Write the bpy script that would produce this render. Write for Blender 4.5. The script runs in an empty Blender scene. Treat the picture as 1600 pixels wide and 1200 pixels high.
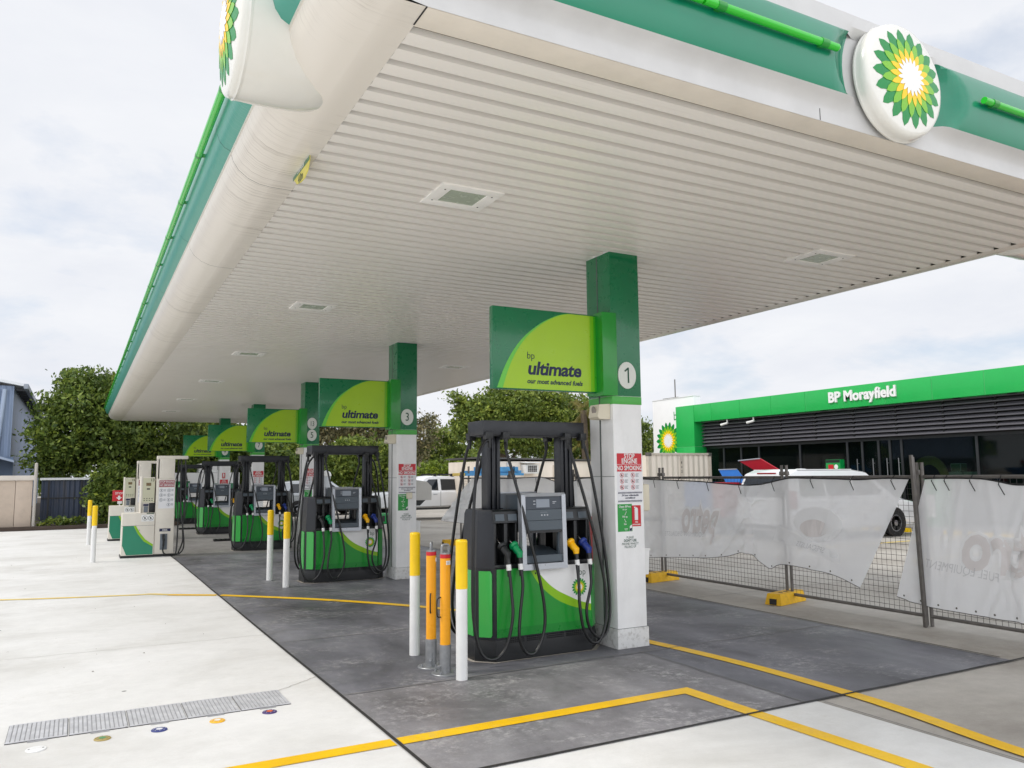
import bpy, bmesh, math, random
import numpy as np
from mathutils import Matrix, Vector
random.seed(7)
PI = math.pi
scene = bpy.context.scene
COL = scene.collection

# ------------------------------------------------------------------ helpers
def tag(o, label=None, cat=None, group=None, kind=None):
    if label: o['label'] = label
    if cat: o['category'] = cat
    if group: o['group'] = group
    if kind: o['kind'] = kind
    return o

def thing(name, label, cat, loc=(0, 0, 0), rz=0.0, group=None):
    o = bpy.data.objects.new(name, None)
    COL.objects.link(o)
    o.location = loc
    o.rotation_euler = (0, 0, rz)
    o.empty_display_size = 0.1
    return tag(o, label, cat, group)

def kids(o):
    return [c for c in bpy.data.objects if c.parent == o]

def copy_tree(o, parent=None, loc=None, rz=None, label=None):
    c = o.copy()
    COL.objects.link(c)
    if parent is not None:
        c.parent = parent
    if loc is not None:
        c.location = loc
    if rz is not None:
        c.rotation_euler = (0, 0, rz)
    if label:
        c['label'] = label
    for ch in kids(o):
        copy_tree(ch, c)
    return c

def FM(o, u, v):
    """frame matrix: local x along u, local y along v, local z along the outward normal"""
    u = Vector(u).normalized(); v = Vector(v).normalized(); n = u.cross(v)
    return Matrix(((u.x, v.x, n.x, o[0]), (u.y, v.y, n.y, o[1]), (u.z, v.z, n.z, o[2]), (0, 0, 0, 1)))

def F_front(x, y, z): return FM((x, y, z), (1, 0, 0), (0, 0, 1))        # faces -y
def F_left(x, y, z): return FM((x, y, z), (0, -1, 0), (0, 0, 1))       # faces -x
def F_right(x, y, z): return FM((x, y, z), (0, 1, 0), (0, 0, 1))       # faces +x
def F_back(x, y, z): return FM((x, y, z), (-1, 0, 0), (0, 0, 1))       # faces +y

def smooth_path(pts, per=8):
    P = [Vector(p) for p in pts]
    out = []
    for i in range(len(P) - 1):
        p0 = P[max(i - 1, 0)]; p1 = P[i]; p2 = P[i + 1]; p3 = P[min(i + 2, len(P) - 1)]
        for k in range(per):
            t = k / per
            out.append(0.5 * ((2 * p1) + (p2 - p0) * t + (2 * p0 - 5 * p1 + 4 * p2 - p3) * t * t + (3 * p1 - p0 - 3 * p2 + p3) * t ** 3))
    out.append(P[-1])
    return out

class MB:
    def __init__(s): s.bm = bmesh.new()
    def _mark(s, fs, m):
        for f in fs: f.material_index = m
    def box(s, x0, x1, y0, y1, z0, z1, m=0, b=0.0, seg=2, M=None):
        mat = Matrix.Translation(((x0 + x1) / 2, (y0 + y1) / 2, (z0 + z1) / 2)) @ Matrix.Diagonal((x1 - x0, y1 - y0, z1 - z0, 1))
        if M is not None: mat = M @ mat
        r = bmesh.ops.create_cube(s.bm, size=1, matrix=mat)
        vs = r['verts']; fs = set(f for v in vs for f in v.link_faces)
        s._mark(fs, m)
        if b > 0:
            es = list(set(e for v in vs for e in v.link_edges))
            bmesh.ops.bevel(s.bm, geom=es, offset=b, segments=seg, affect='EDGES', profile=0.6)
        return s
    def face(s, pts, m=0, M=None):
        vs = [s.bm.verts.new((M @ Vector(p)) if M is not None else Vector(p)) for p in pts]
        f = s.bm.faces.new(vs); f.material_index = m
        return f
    def rect(s, M, u0, u1, v0, v1, w=0.0, m=0):
        s.face([(u0, v0, w), (u1, v0, w), (u1, v1, w), (u0, v1, w)], m, M); return s
    def poly(s, M, pts, w=0.0, m=0):
        s.face([(p[0], p[1], w) for p in pts], m, M); return s
    def prism(s, M, pts, w0, w1, m=0, caps=True):
        n = len(pts)
        A = [s.bm.verts.new(M @ Vector((p[0], p[1], w0))) for p in pts]
        B = [s.bm.verts.new(M @ Vector((p[0], p[1], w1))) for p in pts]
        for i in range(n):
            f = s.bm.faces.new((A[i], A[(i + 1) % n], B[(i + 1) % n], B[i])); f.material_index = m
        if caps:
            f = s.bm.faces.new(A[::-1]); f.material_index = m
            f = s.bm.faces.new(B); f.material_index = m
        return s
    def rings(s, rings, m=0, closed=True, caps=True, mats=None):
        R = [[s.bm.verts.new(Vector(p)) for p in r] for r in rings]
        n = len(R[0])
        for i in range(len(R) - 1):
            for j in range(n if closed else n - 1):
                f = s.bm.faces.new((R[i][j], R[i][(j + 1) % n], R[i + 1][(j + 1) % n], R[i + 1][j]))
                f.material_index = mats[j] if mats else m
        if caps and closed:
            f = s.bm.faces.new(R[0][::-1]); f.material_index = m
            f = s.bm.faces.new(R[-1]); f.material_index = m
        return s
    def tube(s, pts, r, n=8, m=0, caps=True):
        P = [Vector(p) for p in pts]
        rr = r if isinstance(r, (list, tuple)) else [r] * len(P)
        T = []
        for i in range(len(P)):
            t = (P[min(i + 1, len(P) - 1)] - P[max(i - 1, 0)])
            T.append(t.normalized() if t.length > 1e-9 else Vector((0, 0, 1)))
        a = Vector((0, 0, 1)) if abs(T[0].z) < .9 else Vector((1, 0, 0))
        N = T[0].cross(a).normalized(); out = []
        for i in range(len(P)):
            N = (N - T[i] * N.dot(T[i]))
            N = N.normalized() if N.length > 1e-6 else T[i].orthogonal().normalized()
            B = T[i].cross(N)
            out.append([P[i] + (N * math.cos(2 * PI * k / n) + B * math.sin(2 * PI * k / n)) * rr[i] for k in range(n)])
        return s.rings(out, m, True, caps)
    def cyl(s, p0, p1, r0, r1=None, n=16, m=0, caps=True):
        return s.tube([p0, p1], [r0, r0 if r1 is None else r1], n, m, caps)
    def lathe(s, M, prof, n=24, m=0, caps=True, mats=None):
        R = [[M @ Vector((r * math.cos(2 * PI * k / n), r * math.sin(2 * PI * k / n), z)) for k in range(n)] for r, z in prof]
        Rv = [[s.bm.verts.new(p) for p in r] for r in R]
        for i in range(len(Rv) - 1):
            for j in range(n):
                f = s.bm.faces.new((Rv[i][j], Rv[i][(j + 1) % n], Rv[i + 1][(j + 1) % n], Rv[i + 1][j]))
                f.material_index = mats[i] if mats else m
        if caps:
            f = s.bm.faces.new(Rv[0][::-1]); f.material_index = mats[0] if mats else m
            f = s.bm.faces.new(Rv[-1]); f.material_index = mats[-1] if mats else m
        return s
    def disc(s, M, r, w=0.0, m=0, n=24, sx=1, sy=1, cu=0, cv=0):
        s.face([(cu + r * sx * math.cos(2 * PI * k / n), cv + r * sy * math.sin(2 * PI * k / n), w) for k in range(n)], m, M); return s
    def ring(s, M, r0, r1, w=0.0, m=0, n=20, cu=0, cv=0):
        a = [s.bm.verts.new(M @ Vector((cu + r0 * math.cos(2 * PI * k / n), cv + r0 * math.sin(2 * PI * k / n), w))) for k in range(n)]
        b = [s.bm.verts.new(M @ Vector((cu + r1 * math.cos(2 * PI * k / n), cv + r1 * math.sin(2 * PI * k / n), w))) for k in range(n)]
        for k in range(n):
            f = s.bm.faces.new((a[k], b[k], b[(k + 1) % n], a[(k + 1) % n])); f.material_index = m
        return s
    def stroke(s, M, pts, wd, w=0.0, m=0):
        """flat band following a 2-d polyline"""
        P = [Vector((p[0], p[1])) for p in pts]; L = []; R = []
        for i in range(len(P)):
            t = (P[min(i + 1, len(P) - 1)] - P[max(i - 1, 0)]).normalized()
            nn = Vector((-t.y, t.x)) * wd / 2
            L.append(P[i] + nn); R.append(P[i] - nn)
        a = [s.bm.verts.new(M @ Vector((p.x, p.y, w))) for p in L]
        b = [s.bm.verts.new(M @ Vector((p.x, p.y, w))) for p in R]
        for i in range(len(P) - 1):
            f = s.bm.faces.new((b[i], b[i + 1], a[i + 1], a[i])); f.material_index = m
        return s
    def text(s, M, body, size, m=0, bold=0.0, sx=1.0, shear=0.0, align='CENTER', depth=0.0, space=1.0, w=0.0, u=0, v=0):
        cu = bpy.data.curves.new('t', 'FONT')
        cu.body = body; cu.size = size; cu.align_x = align; cu.offset = bold; cu.shear = shear
        cu.extrude = depth; cu.space_character = space; cu.resolution_u = 3
        ob = bpy.data.objects.new('t', cu); COL.objects.link(ob)
        dg = bpy.context.evaluated_depsgraph_get()
        me = bpy.data.meshes.new_from_object(ob.evaluated_get(dg))
        T = M @ Matrix.Translation((u, v, w)) @ Matrix.Diagonal((sx, 1, 1, 1))
        vs = [s.bm.verts.new(T @ x.co) for x in me.vertices]
        for p in me.polygons:
            try:
                f = s.bm.faces.new([vs[i] for i in p.vertices]); f.material_index = m
            except ValueError:
                pass
        bpy.data.objects.remove(ob); bpy.data.curves.remove(cu); bpy.data.meshes.remove(me)
        return s
    def build(s, name, mats, parent=None, smooth=True, angle=35, norm=True, loc=None):
        if norm: bmesh.ops.recalc_face_normals(s.bm, faces=s.bm.faces[:])
        me = bpy.data.meshes.new(name)
        s.bm.to_mesh(me); s.bm.free()
        for mm in (mats if isinstance(mats, (list, tuple)) else [mats]): me.materials.append(mm)
        if smooth:
            me.shade_smooth(); me.set_sharp_from_angle(angle=math.radians(angle))
        o = bpy.data.objects.new(name, me); COL.objects.link(o)
        if parent is not None: o.parent = parent
        if loc is not None: o.location = loc
        return o

def emblem(mb, M, R, dome=lambda r: 0.0, m=(0, 1, 2, 3), lift=0.004, thick=0.0):
    """sunburst of 18 petals in four stacked stars, tips in radii of R"""
    stars = [(1.0, 0.745, 0.0, m[0]), (0.80, 0.57, 0.5, m[1]), (0.59, 0.40, 0.0, m[2]), (0.40, 0.27, 0.5, m[3])]
    K = 5
    for si, (tip, notch, ph, mi) in enumerate(stars):
        L = lift * (si + 1)
        tips = []
        N = 18
        ang = lambda k: 2 * PI * (k / 36.0 + ph / 18.0)
        rows = []
        for k in range(72):            # quarter steps: tip, shoulder, notch, shoulder
            a = 2 * PI * (k / 72.0 + ph / 18.0)
            q = k % 4
            r = tip if q == 0 else (notch if q == 2 else (tip + notch) / 2 * 1.045)
            rows.append([(r * R * j / K, a) for j in range(1, K + 1)])
        c = mb.bm.verts.new(M @ Vector((0, 0, dome(0) + L)))
        V = [[mb.bm.verts.new(M @ Vector((r * math.cos(a), r * math.sin(a), dome(r) + L))) for r, a in row] for row in rows]
        for k in range(72):
            k2 = (k + 1) % 72
            f = mb.bm.faces.new((c, V[k][0], V[k2][0])); f.material_index = mi
            for j in range(K - 1):
                f = mb.bm.faces.new((V[k][j], V[k][j + 1], V[k2][j + 1], V[k2][j])); f.material_index = mi
        if si == 0 and thick > 0:      # raised edge of the outer star
            B = [mb.bm.verts.new(v[-1].co - (M.to_3x3() @ Vector((0, 0, thick)))) for v in V]
            for k in range(72):
                k2 = (k + 1) % 72
                f = mb.bm.faces.new((V[k][-1], B[k], B[k2], V[k2][-1])); f.material_index = mi

# ------------------------------------------------------------------ materials
def lin(c):
    out = []
    for x in c[:3]:
        x = x / 255.0
        out.append(x / 12.92 if x <= 0.04045 else ((x + 0.055) / 1.055) ** 2.4)
    return out + [1.0]

class NT:
    def __init__(s, mat):
        mat.use_nodes = True
        s.t = mat.node_tree; s.t.nodes.clear()
    def n(s, typ, **kw):
        nd = s.t.nodes.new(typ)
        for k, v in kw.items():
            if k.startswith('i_'):
                nd.inputs[k[2:].replace('_', ' ')].default_value = v
            else: setattr(nd, k, v)
        return nd
    def l(s, a, b): s.t.links.new(a, b)
    def math(s, op, a, b=None, c=None):
        nd = s.t.nodes.new('ShaderNodeMath'); nd.operation = op
        for i, x in enumerate((a, b, c)):
            if x is None: continue
            if isinstance(x, (int, float)): nd.inputs[i].default_value = x
            else: s.l(x, nd.inputs[i])
        return nd.outputs[0]
    def mix(s, f, a, b, blend='MIX'):
        nd = s.t.nodes.new('ShaderNodeMix'); nd.data_type = 'RGBA'; nd.blend_type = blend
        for i, x in ((0, f), (6, a), (7, b)):
            if isinstance(x, (int, float)): nd.inputs[i].default_value = x
            elif isinstance(x, (list, tuple)): nd.inputs[i].default_value = x
            else: s.l(x, nd.inputs[i])
        return nd.outputs[2]
    def ramp(s, f, stops):
        nd = s.t.nodes.new('ShaderNodeValToRGB')
        e = nd.color_ramp.elements
        while len(e) < len(stops): e.new(0.5)
        for i, (p, c) in enumerate(stops):
            e[i].position = p; e[i].color = c if isinstance(c, (list, tuple)) else (c, c, c, 1)
        s.l(f, nd.inputs[0]); return nd.outputs[0]
    def noise(s, vec, scale, detail=5, rough=0.6, dist=0.0):
        nd = s.n('ShaderNodeTexNoise'); nd.inputs['Scale'].default_value = scale
        nd.inputs['Detail'].default_value = detail; nd.inputs['Roughness'].default_value = rough
        nd.inputs['Distortion'].default_value = dist
        if vec is not None: s.l(vec, nd.inputs['Vector'])
        return nd.outputs[0]
    def coord(s, scale=(1, 1, 1), obj=True):
        tc = s.n('ShaderNodeTexCoord'); mp = s.n('ShaderNodeMapping')
        mp.inputs['Scale'].default_value = scale
        s.l(tc.outputs['Object' if obj else 'Generated'], mp.inputs[0])
        return mp.outputs[0]
    def bsdf(s, **kw):
        b = s.n('ShaderNodeBsdfPrincipled'); o = s.n('ShaderNodeOutputMaterial')
        s.l(b.outputs[0], o.inputs[0]); return b

MATS = {}
def mat(name, c, rough=0.5, metal=0.0, var=0.06, vs=3.0, bump=0.0, bs=60.0, coat=0.0, dirt=0.0, dirtc=(70, 62, 52), dscale=(1, 1, 1), spec=0.5, rv=None):
    if name in MATS: return MATS[name]
    m = bpy.data.materials.new(name); t = NT(m); b = t.bsdf()
    col = lin(c); vec = t.coord()
    nz = t.noise(vec, vs)
    v = t.ramp(nz, [(0.3, [x * (1 - var) for x in col[:3]] + [1]), (0.7, [min(1, x * (1 + var)) for x in col[:3]] + [1])])
    if dirt > 0:
        d = t.noise(t.coord(dscale), 4.0, 8, 0.7)
        f = t.ramp(d, [(0.5, 0.0), (0.78, dirt)])
        v = t.mix(f, v, lin(dirtc))
    t.l(v, b.inputs['Base Color'])
    b.inputs['Metallic'].default_value = metal
    b.inputs['Specular IOR Level'].default_value = spec
    rv = (.015 if coat else .06) if rv is None else rv
    r = t.ramp(t.noise(vec, vs * 4), [(0.3, max(0, rough - rv)), (0.7, min(1, rough + rv))])
    t.l(r, b.inputs['Roughness'])
    if coat: b.inputs['Coat Weight'].default_value = coat; b.inputs['Coat Roughness'].default_value = 0.08
    if bump > 0:
        bp = t.n('ShaderNodeBump'); bp.inputs['Strength'].default_value = bump; bp.inputs['Distance'].default_value = 0.01
        t.l(t.noise(vec, bs, 4), bp.inputs['Height']); t.l(bp.outputs[0], b.inputs['Normal'])
    MATS[name] = m
    return m
white = mat('white_paint', (228, 228, 226), .4, dirt=.10, dirtc=(150, 145, 138))
white_col = mat('white_column_paint', (236, 236, 235), .38, dirt=.22, dirtc=(170, 166, 160), dscale=(1, 1, .35))
plinth_m = mat('white_plinth_paint', (214, 214, 212), .5, dirt=.8, dirtc=(120, 112, 102), dscale=(5, 5, 5))
cream = mat('cream_fascia_sheet', (228, 219, 205), .42, dirt=.12, dirtc=(160, 148, 130))
dk_green = mat('dark_green_enamel', (0, 112, 68), .28, var=.04, coat=.3)
dk_green2 = mat('teal_green_enamel', (10, 128, 96), .3, var=.05, coat=.3)
md_green = mat('green_panel', (20, 142, 44), .3, var=.05, coat=.3, dirt=.16, dirtc=(60, 80, 56), dscale=(2, 2, 5))
br_green = mat('bright_green_panel', (62, 176, 78), .3, var=.04, coat=.3)
lm_green = mat('lime_green', (134, 186, 12), .35, var=.03)
yl_green = mat('yellow_green_print', (158, 198, 8), .32, var=.03)
rim_green = mat('light_green_print', (98, 194, 58), .32, var=.03)
band_green = mat('light_green_band', (72, 170, 66), .34, var=.03)
grad_a = mat('green_print_deep', (60, 170, 30), .32, var=.03)
grad_b = mat('green_print_mid', (116, 186, 18), .32, var=.03)
tube_green = mat('neon_green_tube', (40, 190, 40), .25, var=.03, coat=.5)
shop_green = mat('shop_green_cladding', (30, 178, 82), .35, var=.03, coat=.15)
p_green = mat('petal_green', (0, 138, 62), .3, var=.02)
p_lime = mat('petal_lime', (124, 192, 40), .3, var=.02)
p_yel = mat('petal_yellow', (252, 208, 8), .3, var=.02)
p_white = mat('petal_white', (240, 240, 238), .3, var=.02)
EMB = [p_green, p_lime, p_yel, p_white]
navy = mat('navy_ink', (14, 24, 66), .5)
fascia_white = mat('fascia_white', (202, 201, 199), .4, dirt=.06, dirtc=(150, 145, 138))
ink_green = mat('dark_green_ink', (10, 72, 50), .5)
black = mat('black_plastic', (24, 26, 28), .42, var=.1)
rubber = mat('black_rubber_hose', (17, 18, 19), .38, var=.15, bump=.05)
charcoal = mat('charcoal_enamel', (31, 34, 40), .38, var=.06, dirt=.12, dirtc=(110, 108, 104))
slate = mat('slate_grey_panel', (74, 84, 92), .4, var=.05)
slate_lt = mat('grey_panel', (104, 112, 120), .4, var=.05)
silver = mat('silver_frame', (176, 180, 186), .32, metal=.55, var=.05)
chrome = mat('chrome_spout', (190, 190, 190), .2, metal=1.0)
lcd = mat('lcd_glass', (132, 140, 150), .15, var=.03)
red = mat('red_sign_paint', (196, 24, 40), .4, var=.04)
red2 = mat('faded_red_paint', (176, 52, 54), .45, var=.06)
yellow = mat('yellow_paint', (248, 204, 8), .38, var=.04, dirt=.10, dirtc=(120, 96, 30))
amber = mat('amber_paint', (246, 168, 14), .36, var=.04, dirt=.08, dirtc=(120, 80, 20))
galv = mat('galvanised_steel', (150, 152, 154), .42, metal=.6, var=.14, vs=20)
steel = mat('weathered_steel_tube', (112, 108, 104), .5, metal=.5, var=.2, vs=12)
wire = mat('dark_wire', (58, 56, 54), .55, metal=.3, var=.15)
beige_pl = mat('beige_plastic', (216, 208, 186), .45)
beige_dark = mat('grille_grey', (148, 140, 132), .6)
off_white = mat('aged_white_enamel', (220, 214, 202), .4, dirt=.12, dirtc=(150, 138, 118))
putty = mat('putty_face_plate', (196, 194, 168), .45, var=.03)
yel_noz = mat('yellow_nozzle', (250, 186, 0), .4)
grn_noz = mat('green_nozzle', (0, 140, 82), .4)
blu_noz = mat('blue_nozzle', (28, 52, 130), .4)
drain_m = None

def ground_mat(name, base, dark, light, rough, s1=.35, s2=6.0, streak=(1, 1, 1), fine=.06, wear=None, tide=0.0, spots=0.0, spec=.3, big=.5):
    m = bpy.data.materials.new(name); t = NT(m); b = t.bsdf()
    vec = t.coord(streak); v0 = t.coord()
    c = t.ramp(t.noise(vec, s1, 8, .62, .4), [(0.28, lin(dark)), (0.5, lin(base)), (0.74, lin(light))])
    c2 = t.ramp(t.noise(v0, s2, 7, .7), [(0.3, (1 - fine * 2,) * 3 + (1,)), (0.7, (1 + 0.0,) * 3 + (1,))])
    c = t.mix(1.0, c, c2, 'MULTIPLY')
    g = t.ramp(t.noise(v0, 90, 3, .7), [(0.3, (1 - fine,) * 3 + (1,)), (0.7, (1.0,) * 3 + (1,))])
    c = t.mix(1.0, c, g, 'MULTIPLY')
    if wear:
        w = t.noise(v0, 1.3, 10, .78, .3); w2 = t.noise(v0, 14, 8, .8)
        f = t.math('MULTIPLY', t.ramp(w, [(0.48, 0.0), (0.68, 1.0)]), t.ramp(w2, [(0.46, 0.0), (0.64, .7)]))
        c = t.mix(f, c, lin(wear))
    if spots:
        vo = t.n('ShaderNodeTexVoronoi'); vo.inputs['Scale'].default_value = 2.2; t.l(v0, vo.inputs['Vector'])
        f = t.ramp(vo.outputs['Distance'], [(0.0, spots), (0.035, spots), (0.05, 0.0)])
        gate = t.ramp(t.noise(v0, 1.1, 3), [(0.55, 0.0), (0.6, 1.0)])
        c = t.mix(t.math('MULTIPLY', f, gate), c, lin((70, 66, 60)))
    t.l(c, b.inputs['Base Color'])
    r = t.ramp(t.noise(v0, 3.0, 6), [(0.3, rough - .12), (0.7, min(1, rough + .1))]); t.l(r, b.inputs['Roughness'])
    b.inputs['Specular IOR Level'].default_value = spec
    bp = t.n('ShaderNodeBump'); bp.inputs['Strength'].default_value = .15; bp.inputs['Distance'].default_value = .004
    t.l(t.noise(v0, 140, 4, .7), bp.inputs['Height']); t.l(bp.outputs[0], b.inputs['Normal'])
    return m

conc_white = ground_mat('pale_new_concrete', (226, 225, 222), (208, 206, 201), (235, 234, 232), .7, .55, 5, (1.2, 1.8, 1), .045, wear=(200, 197, 190), spots=.8)
conc_dark = ground_mat('sealed_dark_paving', (112, 112, 119), (66, 66, 70), (150, 150, 156), .5, .5, 3, (1.7, .7, 1), .13, wear=(200, 198, 196), spots=.6, spec=.4)
conc_front = ground_mat('scuffed_grey_paving', (140, 138, 141), (104, 102, 104), (172, 170, 172), .55, .8, 5, (1.2, .8, 1), .14, wear=(224, 222, 220), spec=.35)
conc_mid = ground_mat('grey_paving', (140, 138, 137), (116, 114, 112), (158, 156, 154), .6, .45, 4, (1.6, .7, 1), .07, wear=(180, 178, 175))
conc_old = ground_mat('old_brown_concrete', (184, 178, 169), (152, 145, 136), (202, 197, 189), .75, .55, 6, (1, 1, 1), .10, wear=(186, 180, 172))
line_m = ground_mat('yellow_line_paint', (250, 200, 12), (236, 184, 10), (252, 208, 20), .5, .8, 8, (1, 1, 1), .07, wear=(176, 160, 120))
line_worn = ground_mat('worn_yellow_line_paint', (234, 206, 110), (228, 214, 160), (240, 200, 60), .6, .8, 8, (1, 1, 1), .05)
joint_m = mat('black_joint_sealant', (40, 38, 37), .7, var=.2)
crack_m = mat('grey_joint', (120, 118, 115), .8, var=.2)
stain_m = mat('dark_oil_stain', (98, 88, 78), .6, var=.3, vs=5)
drain_m = mat('drain_grate_steel', (208, 208, 210), .5, metal=.25, var=.15, vs=9)
drain_slot = mat('drain_slot_steel', (156, 156, 158), .7)

# streaked cream cladding of the canopy edge: grime runs round the curve
def streak_mat(name, base, grime, dens):
    m = bpy.data.materials.new(name); t = NT(m); b = t.bsdf()
    v = t.coord((.6, 26, .6)); v2 = t.coord((.5, .25, .5))
    s1 = t.ramp(t.noise(v, 2.0, 6, .75), [(0.52, 0.0), (0.70, 1.0)])
    s2 = t.ramp(t.noise(v2, 1.6, 5, .6), [(0.42, 0.0), (0.62, 1.0)])
    f = t.math('MULTIPLY', t.math('MULTIPLY', s1, s2), dens)
    c = t.mix(t.noise(t.coord(), 1.5), lin([x * .985 for x in base]), lin(base))
    c = t.mix(f, c, lin(grime))
    t.l(c, b.inputs['Base Color']); b.inputs['Roughness'].default_value = .30
    return m
cream_st = streak_mat('streaked_cream_sheet', (231, 224, 213), (118, 102, 84), .85)
teal_st = streak_mat('streaked_teal_sheet', (70, 158, 140), (170, 192, 184), .6)
soffit_groove_shade = mat('shaded_soffit_groove', (150, 140, 128), .55, dirt=.35, dirtc=(120, 108, 94), dscale=(.4, 6, 1))  # shade between the pans put into the groove colour, plus some dirt
soffit_m = streak_mat('soffit_sheet', (241, 236, 228), (168, 156, 140), .30)

def leaf_mat(name, cols, trans=.25, rough=.5):
    m = bpy.data.materials.new(name); t = NT(m)
    g = t.n('ShaderNodeNewGeometry')
    n = len(cols)
    c = t.ramp(g.outputs['Random Per Island'], [(i / max(1, n - 1), lin(x)) for i, x in enumerate(cols)])
    big = t.ramp(t.noise(t.coord(), .8, 3), [(0.35, (.75, .78, .72, 1)), (0.65, (1.15, 1.12, 1.0, 1))])
    c = t.mix(1.0, c, big, 'MULTIPLY')
    at = t.n('ShaderNodeAttribute'); at.attribute_name = 'clump'
    c = t.mix(1.0, c, t.ramp(at.outputs['Fac'], [(0.0, (.52, .60, .58, 1)), (.5, (1.0, 1.0, 1.0, 1)), (1.0, (1.5, 1.42, 1.12, 1))]), 'MULTIPLY')
    b = t.n('ShaderNodeBsdfPrincipled'); b.inputs['Roughness'].default_value = rough; t.l(c, b.inputs['Base Color'])
    b.inputs['Specular IOR Level'].default_value = .35
    tr = t.n('ShaderNodeBsdfTranslucent'); t.l(c, tr.inputs[0])
    mx = t.n('ShaderNodeMixShader'); mx.inputs[0].default_value = trans
    t.l(b.outputs[0], mx.inputs[1]); t.l(tr.outputs[0], mx.inputs[2])
    o = t.n('ShaderNodeOutputMaterial'); t.l(mx.outputs[0], o.inputs[0])
    return m
leaf_dark = leaf_mat('evergreen_leaf', [(66, 88, 40), (98, 118, 54), (132, 148, 70), (82, 104, 48)])
leaf_mid = leaf_mat('broad_leaf', [(78, 100, 42), (116, 136, 60), (146, 158, 78), (96, 116, 50)])
leaf_light = leaf_mat('light_hedge_leaf', [(112, 136, 44), (150, 168, 64), (90, 112, 40)])
leaf_gum = leaf_mat('gum_leaf', [(92, 94, 70), (124, 120, 90), (146, 136, 106), (80, 86, 58)])
leaf_palm = leaf_mat('dry_palm_frond', [(150, 128, 58), (176, 152, 80), (110, 104, 46)])
bark = mat('bark', (96, 84, 70), .85, var=.25, vs=8, bump=.5, bs=20)

def glass_mat(name, tint, trans, rough=.04):
    m = bpy.data.materials.new(name); t = NT(m)
    b = t.n('ShaderNodeBsdfPrincipled'); b.inputs['Base Color'].default_value = lin(tint); b.inputs['Roughness'].default_value = rough
    b.inputs['Specular IOR Level'].default_value = .6
    tr = t.n('ShaderNodeBsdfTransparent'); tr.inputs[0].default_value = lin((205, 218, 214))
    mx = t.n('ShaderNodeMixShader'); mx.inputs[0].default_value = trans
    t.l(b.outputs[0], mx.inputs[1]); t.l(tr.outputs[0], mx.inputs[2])
    o = t.n('ShaderNodeOutputMaterial'); t.l(mx.outputs[0], o.inputs[0])
    return m
shop_glass = glass_mat('tinted_shop_glass', (14, 20, 22), .62)
car_glass = glass_mat('tinted_car_glass', (26, 30, 38), .12)
light_glass = mat('frosted_lamp_glass', (168, 178, 160), .25, var=.04)

def cloth_mat(name, c, alpha, tl_=.4):
    m = bpy.data.materials.new(name); t = NT(m)
    vec = t.coord()
    col = t.ramp(t.noise(vec, 2.5, 5), [(.3, lin([x * .97 for x in c])), (.7, lin(c))])
    d = t.n('ShaderNodeBsdfDiffuse'); t.l(col, d.inputs[0])
    tl = t.n('ShaderNodeBsdfTranslucent'); t.l(col, tl.inputs[0])
    m1 = t.n('ShaderNodeMixShader'); m1.inputs[0].default_value = tl_
    t.l(d.outputs[0], m1.inputs[1]); t.l(tl.outputs[0], m1.inputs[2])
    tp = t.n('ShaderNodeBsdfTransparent')
    m2 = t.n('ShaderNodeMixShader'); m2.inputs[0].default_value = alpha
    t.l(m1.outputs[0], m2.inputs[1]); t.l(tp.outputs[0], m2.inputs[2])
    o = t.n('ShaderNodeOutputMaterial'); t.l(m2.outputs[0], o.inputs[0])
    return m
mesh_cloth = cloth_mat('pale_shade_cloth', (250, 250, 251), .13)
mesh_print = cloth_mat('faded_print_on_cloth', (246, 241, 239), .14, .38)
mesh_print2 = cloth_mat('pale_print_on_cloth', (254, 254, 254), .08, .4)
mesh_ink = cloth_mat('grey_lettering_on_cloth', (224, 224, 225), .14, .36)
# ------------------------------------------------------------------ camera, sky, sun
cam_d = bpy.data.cameras.new('camera'); cam = bpy.data.objects.new('camera', cam_d); COL.objects.link(cam)
Rw = ((0.8795492249423282, -0.4757030314881252, -0.009989331126619335), (-0.04539997722693988, -0.10480378168416367, 0.993456093349118), (-0.4736369949350904, -0.8733400215137893, -0.11377699174767829))
cam.matrix_world = Matrix(((Rw[0][0], Rw[1][0], Rw[2][0], 0), (Rw[0][1], Rw[1][1], Rw[2][1], 0), (Rw[0][2], Rw[1][2], Rw[2][2], 1.63), (0, 0, 0, 1)))
cam_d.sensor_width = 36; cam_d.lens = 36 * 1245.2 / 1600; cam_d.clip_start = .05; cam_d.clip_end = 3000
scene.camera = cam

SUN_EL, SUN_AZ = math.radians(52), math.radians(-75)      # azimuth measured from +y towards +x
sd = bpy.data.lights.new('sun', 'SUN'); sun = bpy.data.objects.new('sun', sd); COL.objects.link(sun)
sd.energy = 1.5; sd.angle = math.radians(14); sd.color = (1.0, .95, .88)
dirv = Vector((math.sin(SUN_AZ) * math.cos(SUN_EL), math.cos(SUN_AZ) * math.cos(SUN_EL), math.sin(SUN_EL)))
sun.rotation_euler = dirv.to_track_quat('Z', 'Y').to_euler()

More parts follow.
